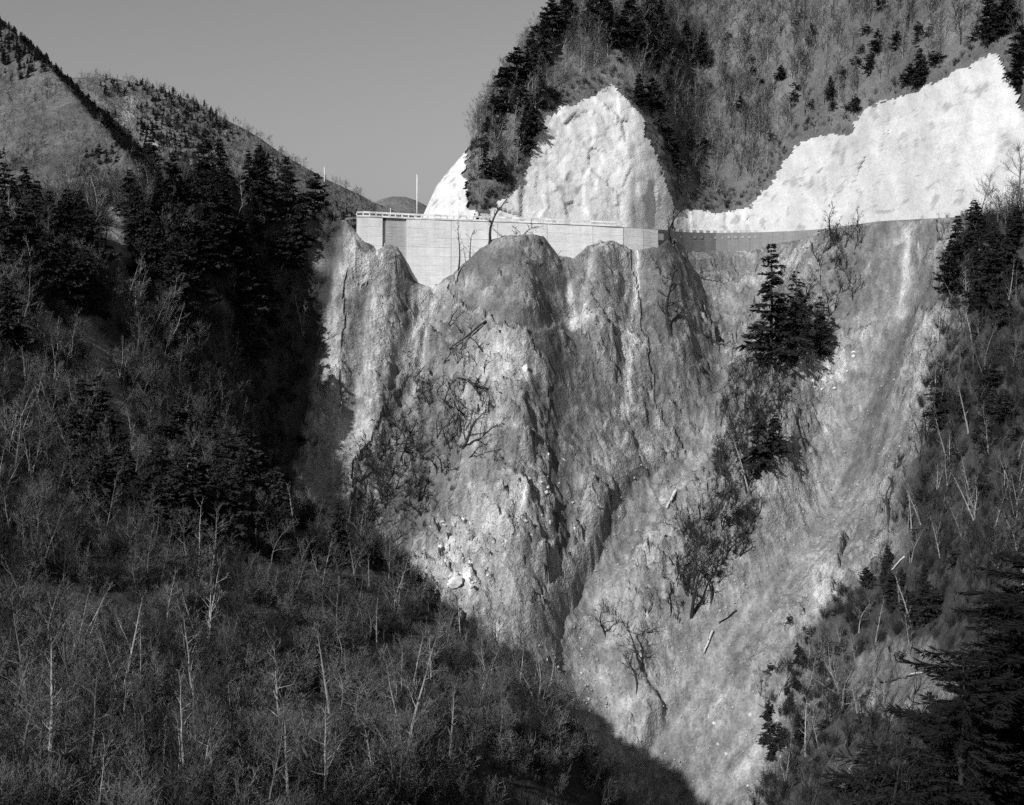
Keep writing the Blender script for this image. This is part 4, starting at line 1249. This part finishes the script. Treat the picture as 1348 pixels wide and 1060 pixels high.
# --- brush: the uncountable growth of the slopes
fringe = []
while len(fringe) < 700:
    i = rndh.integers(nb, ncol); z = rndh.uniform(13, 70); j = min(int(np.searchsorted(zs, z)), len(zs) - 1)
    u, v = HU[j, i], HV[j, i]
    if u > 1400 or not hill_free(u, v, 3) or hill_free(u, v, 26): continue
    fringe.append((HX[j, i], HYd[j, i] + .1, HZ[j, i] - .15))
fringe = np.array(fringe)
src_shrub = []
for k in range(6):
    me = dmesh(shrub(60 + k, [2.4, 2.8, 2.0, 3.0, 2.2, 2.6][k], [16, 18, 14, 16, 20, 18][k]), 'shrub', M_BRUSH)
    p = on_ground([120, 260, 420, 520, 620, 330][k], [1040, 1000, 1030, 1045, 990, 930][k])
    o = obj('shrub', me, None, None, p); o.rotation_euler.z = k
    tag(o, ['twiggy grey shrub in the bottom left corner brush', 'twiggy grey shrub below the fan-branched tree', 'twiggy grey shrub at the bottom edge left of the double-stemmed tree', 'twiggy grey shrub at the foot of the double-stemmed tree', 'twiggy grey shrub right of the double-stemmed tree', 'twiggy grey shrub in the middle of the near left slope'][k], 'shrub')
    src_shrub.append([o])
src_dark = []
for k in range(4):
    me = dmesh(shrub(80 + k, 2.6, 18, .022), 'shrub', M_BRUSH_D)
    p = on_ground([90, 230, 330, 1290][k], [470, 440, 580, 640][k])
    o = obj('shrub', me, None, None, p); o.rotation_euler.z = k
    tag(o, ['dark shrub under the conifers at the far left of the wood', 'dark shrub in the middle of the steep left wood', 'dark shrub at the lower end of the steep left wood', 'dark shrub in the middle of the right slope'][k], 'shrub')
    src_dark.append([o])
left_u = lambda v: np.interp(v, [280, 330, 400, 500, 600, 660, 720], [448, 436, 428, 404, 384, 380, 400])
instancer('slope_fringe', fringe, np.random.default_rng(8).uniform(.25, .65, len(fringe)), np.random.default_rng(9).uniform(-.4, .4, (len(fringe), 3)) * np.array([1, 1, 8]), src_dark + src_shrub[:3], 'low scrub along the upper edges of the white concrete slopes', 'scrub')
def scatter(nm, k, x0, x1, y0, y1, test, s0, s1, label, seed, ttilt=.25, srcs=None):
    r = np.random.default_rng(seed)
    x = r.uniform(x0, x1, k); y = r.uniform(y0, y1, k)
    z = ground(x, y)
    u, v = proj(x, y, z)
    swm = np.ones(k, bool)
    for pts_, w_s in SW: swm &= (pl_dist(u, v + 0, np.array(pts_, float))[0] > w_s * .8) & (pl_dist(u, v - 16, np.array(pts_, float))[0] > w_s * .7)
    ok = swm & test(x, y, z, u, v) & (fbm(x * .16, y * .16, x * 0, 3, seed) > r.uniform(-.45, .25, k))
    P = np.stack([x, y, z - .1], 1)[ok]
    m = len(P)
    instancer(nm, P, r.uniform(s0, s1, m), np.stack([r.uniform(-ttilt, ttilt, m), r.uniform(-ttilt, ttilt, m), r.uniform(0, 6.28, m)], 1), srcs or src_shrub, label, 'brush')
    print(nm, m)
edge_x = lambda y: np.interp(y, [50, 100, 112, 125, 140, 155, 176, 185], [0, 8, 10, 4, -5, -15, -29, -34])
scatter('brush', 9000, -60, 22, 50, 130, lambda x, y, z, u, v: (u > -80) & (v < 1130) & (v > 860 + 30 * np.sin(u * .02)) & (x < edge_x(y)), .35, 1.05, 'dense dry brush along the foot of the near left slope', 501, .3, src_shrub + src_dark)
scatter('shade_toned_brush', 9000, -95, 10, 70, 185, lambda x, y, z, u, v: (u > -80) & (v <= 860 + 30 * np.sin(u * .02)) & (x < edge_x(y)), .4, 1.1, 'dark brush on the upper part of the near left slope', 505, .3, src_dark + src_dark + src_shrub[:2])  # shade of this upper part put into darker brush copies
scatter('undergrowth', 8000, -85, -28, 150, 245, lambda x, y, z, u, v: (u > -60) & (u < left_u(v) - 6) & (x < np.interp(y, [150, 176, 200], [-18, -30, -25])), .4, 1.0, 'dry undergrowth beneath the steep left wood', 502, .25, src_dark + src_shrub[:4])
rl_u = lambda v: np.interp(v, [280, 430, 560, 650, 730, 800, 900, 1060], [1235, 1235, 1205, 1160, 1185, 1080, 1010, 990])
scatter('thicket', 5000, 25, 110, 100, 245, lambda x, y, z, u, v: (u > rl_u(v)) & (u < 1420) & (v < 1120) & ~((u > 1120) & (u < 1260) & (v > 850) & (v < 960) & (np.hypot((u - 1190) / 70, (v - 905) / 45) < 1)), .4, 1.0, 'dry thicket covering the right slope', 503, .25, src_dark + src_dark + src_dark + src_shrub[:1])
spurs = [[(960, 480), (1050, 500), (1000, 640), (990, 720), (900, 830), (880, 800), (930, 640)], [(470, 600), (560, 480), (610, 560), (600, 640), (520, 760), (460, 700)], [(1090, 310), (1140, 300), (1120, 420), (1060, 470), (1010, 470), (1050, 400)]]
scatter('cliff_scrub', 16000, -35, 75, 180, 272, lambda x, y, z, u, v: np.any([in_poly(u, v, p_) for p_ in spurs], axis=0) & (np.random.default_rng(3).random(len(u)) < .35), .2, .5, 'patchy dry scrub on the cliff spurs', 504, .6, src_dark)
# further leafless trees of the woods, too many to pick apart
def wood(nm, k, x0, x1, y0, y1, test, s0, s1, srcs, label, seed):
    r = np.random.default_rng(seed)
    x = r.uniform(x0, x1, k); y = r.uniform(y0, y1, k); z = ground(x, y); u, v = proj(x, y, z)
    ok = test(x, y, z, u, v) & (fbm(x * .12, y * .12, x * 0, 3, seed) > r.uniform(-.5, .3, k))
    for pts_, w_s in SW: ok &= (pl_dist(u, v - 12, np.array(pts_, float))[0] > w_s)
    P = np.stack([x, y, z - .1], 1)[ok]; m = len(P)
    instancer(nm, P, r.uniform(s0, s1, m), np.stack([r.uniform(-.2, .2, m), r.uniform(-.2, .2, m), r.uniform(0, 6.28, m)], 1), srcs, label, 'woodland')
    print(nm, m)
kids = lambda kd: [list(o.children) for o in scene.objects if o.type == 'EMPTY' and o.children and o.name.startswith('bare_tree') and any(c.data in [k_[1] for k_ in KINDS[kd]] for c in o.children)][:4]
s_c = [list(o.children) for o in scene.objects if o.name.startswith('crooked_tree') and o.children][:5]
s_d, s_g, s_p, s_s = kids('dark'), kids('grey'), kids('pale'), kids('slender')
wood('cliff_thicket', 9000, -35, 75, 180, 272, lambda x, y, z, u, v: np.any([in_poly(u, v, p_) for p_ in spurs], axis=0) & (np.random.default_rng(6).random(len(u)) < .6), .25, .75, s_c + s_d[:2], 'tangled dark leafless thicket on the cliff spurs', 514)
wood('right_leafless_wood', 1900, 25, 110, 95, 242, lambda x, y, z, u, v: (u > rl_u(v) + 18) & (u < 1420) & (v < 1100) & (np.hypot((u - 1190) / 80, (v - 900) / 60) > 1), .4, .95, s_d + s_d + s_d + s_c + s_g[:2] + s_p[:2] + s_s[:2], 'dense dark leafless wood on the right slope', 511)
wood('left_leafless_wood', 1500, -85, -28, 110, 243, lambda x, y, z, u, v: (u > -50) & (u < left_u(v) - 25) & (x < np.interp(y, [110, 150, 176, 200], [-15, -20, -30, -25])), .4, .95, s_d[:2] + s_g + s_p[:3], 'dark leafless wood between the conifers of the left slope', 512)
wood('near_saplings', 1300, -80, 10, 55, 160, lambda x, y, z, u, v: (u > -50) & (v < 1110) & (x < np.interp(y, [50, 100, 112, 125, 140, 155], [-2, 6, 8, 2, -7, -17])), .3, .7, s_s[:1] + s_g + s_d + s_p[:1], 'thin bare saplings in the brush of the near left slope', 513)
# tiny far trees on the distant ridges
def far_trees(nm, sheet, k, test, label, seed, s0, s1):
    X, Y, Z = sheet
    r = np.random.default_rng(seed)
    j = r.integers(0, X.shape[0], k); i = r.integers(0, X.shape[1], k)
    P = np.stack([X[j, i] + r.uniform(-1, 1, k), Y[j, i], Z[j, i] - .3], 1)
    u, v = proj(P[:, 0], P[:, 1], P[:, 2])
    clump = fbm(P[:, 0] * .03, P[:, 1] * .03, P[:, 2] * .0, 3, seed)
    ok = (u > -60) & (u < 600) & (v < 320) & test(P, u, v, clump)
    P = P[ok]; m = len(P)
    return P, r.uniform(s0, s1, m), np.stack([np.zeros(m), np.zeros(m), r.uniform(0, 6.28, m)], 1)
con_src = []
grove('conifer', [(300, 250), (420, 275), (400, 300), (320, 290)], 5, 9, 12, 'dark conifer on the crest of the left wood against the distant ridge', 'conifers on the crest of the left wood', 150, .03, 1.1)
con_roots = [o for o in scene.objects if o.get('group') == 'conifers on the crest of the left wood']
con_src = [list(o.children) for o in con_roots]
P, s, r_ = far_trees('distant_conifers', farA, 16000, lambda P, u, v, c: (c > .2) | ((u > 180) & (u < 290) & (v > 140)), '', 601, .2, .4)
instancer('distant_conifer_wood', P, s, r_, con_src, 'dark conifer wood patches on the distant ridge', 'woodland')
P, s, r_ = far_trees('distant_wood', farA, 15000, lambda P, u, v, c: c < .3, '', 602, .4, .7)
instancer('distant_leafless_wood', P, s, r_, src_grey, 'pale leafless wood on the distant ridge', 'woodland')
P, s, r_ = far_trees('mountain_conifers', farB, 12000, lambda P, u, v, c: ((pl_dist(P[:, 0], P[:, 1], crest[:, :2])[1] > 0) & (c > -.35)) | (c > .1), '', 603, .22, .45)
instancer('mountain_conifer_wood', P, s, r_, con_src, 'dark conifers on the right flank and crest of the left mountain', 'woodland')
P, s, r_ = far_trees('mountain_scrub', farB, 12000, lambda P, u, v, c: (pl_dist(P[:, 0], P[:, 1], crest[:, :2])[1] < 0) & (c < .25), '', 604, .25, .55)
instancer('mountain_scrub', P, s, r_, src_grey + s_d + s_d, 'pale scrub speckling the face of the left mountain', 'scrub')
print('brush', round(time.time() - T0, 1))

# ------------------------------------------------------------------ fallen logs, boulders, scree
def log(u1, v1, u2, v2, r, label, y0=60, mat=M_LOG):
    a, b = on_ground(u1, v1, y0), on_ground(u2, v2, y0)
    mid = (a + b) / 2
    e = empty('fallen_log', mid + np.array([0, -.3, .35])); tag(e, label, 'log')
    a, b = Vector(a - mid), Vector(b - mid)
    pts = [a.lerp(b, t) + Vector((0, 0, .12 * math.sin(9 * t))) for t in np.linspace(0, 1, 7)]
    m = MB(); m.tube(pts, [r * (1 - .5 * t) for t in np.linspace(0, 1, 7)], 8); m.build('trunk', mat, e, True)
    for t in (.45, .7):
        p = a.lerp(b, t); d = (b - a).normalized().cross(Vector((0, .6, .8))) * random.choice((-1, 1))
        m = MB(); m.tube([p, p + d * .5 + Vector((0, -.1, .2)), p + d * 1.1 + Vector((0, -.2, .35))], [r * .35, r * .22, r * .1], 5); m.build('branch_stub', mat, e)
log(890, 647, 877, 671, .32, 'bleached straight log lying on the upper right of the debris slope', 170)
log(938, 832, 926, 862, .2, 'thin bleached log at the left edge of the large debris chute', 170)
log(968, 805, 945, 822, .2, 'thin grey log lying at the lower end of the spur', 170, M_BARK_P)
log(1236, 879, 1192, 893, .22, 'bleached log on the bare earth patch at lower right', 60)
log(1192, 894, 1148, 901, .2, 'dark grey log joining the bleached log at lower right', 60, M_BARK_M)
log(1190, 735, 1160, 765, .13, 'thin pale broken branch at the edge of the dark lower right wood', 60)
log(640, 425, 592, 462, .22, 'dark fallen trunk slanting across the left flank of the knoll', 190, M_BARK_D)
log(603, 500, 660, 520, .2, 'dark crooked fallen trunk on the cliff below the knoll', 190, M_BARK_D)

def rock_mesh(seed, n=18):
    r = np.random.default_rng(seed)
    import bmesh
    bm = bmesh.new()
    P = r.normal(size=(n, 3)); P /= np.linalg.norm(P, axis=1)[:, None]; P *= r.uniform(.75, 1.05, (n, 1)); P *= np.array([1, .8, .7])
    for p in P: bm.verts.new(p)
    bmesh.ops.convex_hull(bm, input=bm.verts)
    loose = [v_ for v_ in bm.verts if not v_.link_faces]
    bmesh.ops.delete(bm, geom=loose, context='VERTS')
    me = bpy.data.meshes.new('boulder'); bm.to_mesh(me); bm.free()
    return me
ROCKS = [rock_mesh(k) for k in range(7)]
for me in ROCKS: me.materials.append(M_BOULD)
def boulder(u, v, wpx, label, group=None):
    p = on_ground(u, v, 150)
    if p is None: return
    s = wpx / 2 / F * p[1]
    o = obj('boulder', random.choice(ROCKS), None, None, p + np.array([0, -.2 * s, .1 * s]))
    o.scale = (s, s, s); o.rotation_euler = (random.uniform(0, 6), random.uniform(0, 6), random.uniform(0, 6))
    tag(o, label, 'boulder', group)
boulder(600, 766, 26, 'largest white boulder at the brush edge below the left cliff')
boulder(588, 742, 13, 'white boulder just above the largest one at the brush edge')
boulder(578, 722, 12, 'white boulder two above the largest one at the brush edge')
boulder(691, 486, 16, 'bright white boulder alone on the central rock face')
boulder(597, 690, 10, 'pale flat boulder at the top of the white boulder line')
rb = random.Random(4)
for k in range(16):
    boulder(rb.uniform(575, 625), rb.uniform(680, 790), rb.uniform(5, 10), 'small pale boulder scattered round the large white boulder', 'small boulders by the brush edge')
for k in range(26):
    t = rb.random(); boulder(740 - 120 * t + rb.gauss(0, 22), 610 + 130 * t + rb.gauss(0, 30), rb.uniform(4, 9), 'pale stone lodged in the bright rock face left of the dark bank', 'stones in the bright rock face')
for k in range(14):
    boulder(rb.uniform(715, 790), rb.uniform(850, 960), rb.uniform(3, 7), 'pale stone on the scree at the gully mouth', 'stones at the gully mouth')
for k in range(12):
    boulder(rb.uniform(930, 1040), rb.uniform(940, 1050), rb.uniform(4, 9), 'pale stone on the lower end of the large debris chute', 'stones at the chute end')
for k in range(16):
    boulder(rb.uniform(1060, 1130), rb.uniform(440, 520), rb.uniform(4, 9), 'pale stone on the ledges at the left of the right gully', 'stones on the gully ledges')
# fine scree: thousands of stones, one mass
r = np.random.default_rng(77)
sel_ = (talus > .35) | ((rock > .6) & (tone > .33))
sel_ &= (GY > 175) & (GX > -34) & (GX < 75) & (GY < ry - 4)
jj_, ii_ = np.nonzero(sel_)
pick = r.integers(0, len(jj_), 3200)
m = MB()
base = np.array([(1, 0, 0), (-1, 0, 0), (0, 1, 0), (0, -1, 0), (0, 0, 1), (0, 0, -1)], float)
fcs = [(0, 2, 4), (2, 1, 4), (1, 3, 4), (3, 0, 4), (2, 0, 5), (1, 2, 5), (3, 1, 5), (0, 3, 5)]
VV, FF = [], []
for k, q in enumerate(pick):
    j, i = jj_[q], ii_[q]
    s = .06 + .30 * r.random() ** 4
    R = np.linalg.qr(r.normal(size=(3, 3)))[0]
    VV.append((base * r.uniform(.6, 1.1, (6, 1)) * s) @ R.T + np.array([GX[j, i] + r.uniform(-.16, .16), GY[j, i], GZ[j, i] + s * .3]))
    FF += [[a + 6 * k for a in f] for f in fcs]
me = mesh_np('scree', np.concatenate(VV), np.array(FF), False)
tag(obj('scree', me, M_SCREE), 'loose stones strewn over the cliff ledges and debris chutes', 'scree', None, 'stuff')

# ------------------------------------------------------------------ near trees at the bottom right corner, close to the camera
for sd, u_, vt, Yn, wd, lab in [(83, 1395, 700, 30.0, 1.5, 'large black conifer with layered boughs filling the bottom right corner'), (84, 1265, 868, 27.0, 1.05, 'smaller black conifer at the bottom edge left of the large corner conifer')]:
    t_, c_ = conifer(sd, 11, .42, .10, .2, .05, 30, 8, 60 if sd == 83 else 40, .45, .3, .42)
    xn = (u_ - CX) / F * Yn; fz = G(xn, Yn)
    root = empty('conifer_tree', (xn, Yn, fz)); tag(root, lab, 'tree')
    sc_ = ((V0 - vt) / F * Yn - fz) / 11.0
    root.scale = (max(sc_, .55) * wd, max(sc_, .55) * wd, sc_)
    t_.build('trunk', M_BARK_D, root); c_.build('crown', M_NEEDLE_N, root)
for k, (u, vtop, Y, kd, lab) in enumerate([(1190, 900, 34, 'slender_dark', 'thin dark bare sapling beside the near corner conifer'), (1120, 930, 32, 'slender_dark', 'thin dark bare sapling left of the near corner conifer'),
                                           (1230, 960, 28, 'dark', 'low dark twiggy tree under the near corner conifer'), (1160, 985, 27, 'dark', 'low dark twiggy tree at the bottom edge left of the corner conifer')]):
    x = (u - CX) / F * Y; gz = G(x, Y)
    h = (V0 - vtop) / F * Y - gz
    tree(kd, (x, Y, gz), max(h, 1.5), lab, None, None, 'tree', (0, -.12), None, 1.2)
print('done', round(time.time() - T0, 1), sum(len(m.polygons) for m in bpy.data.meshes))
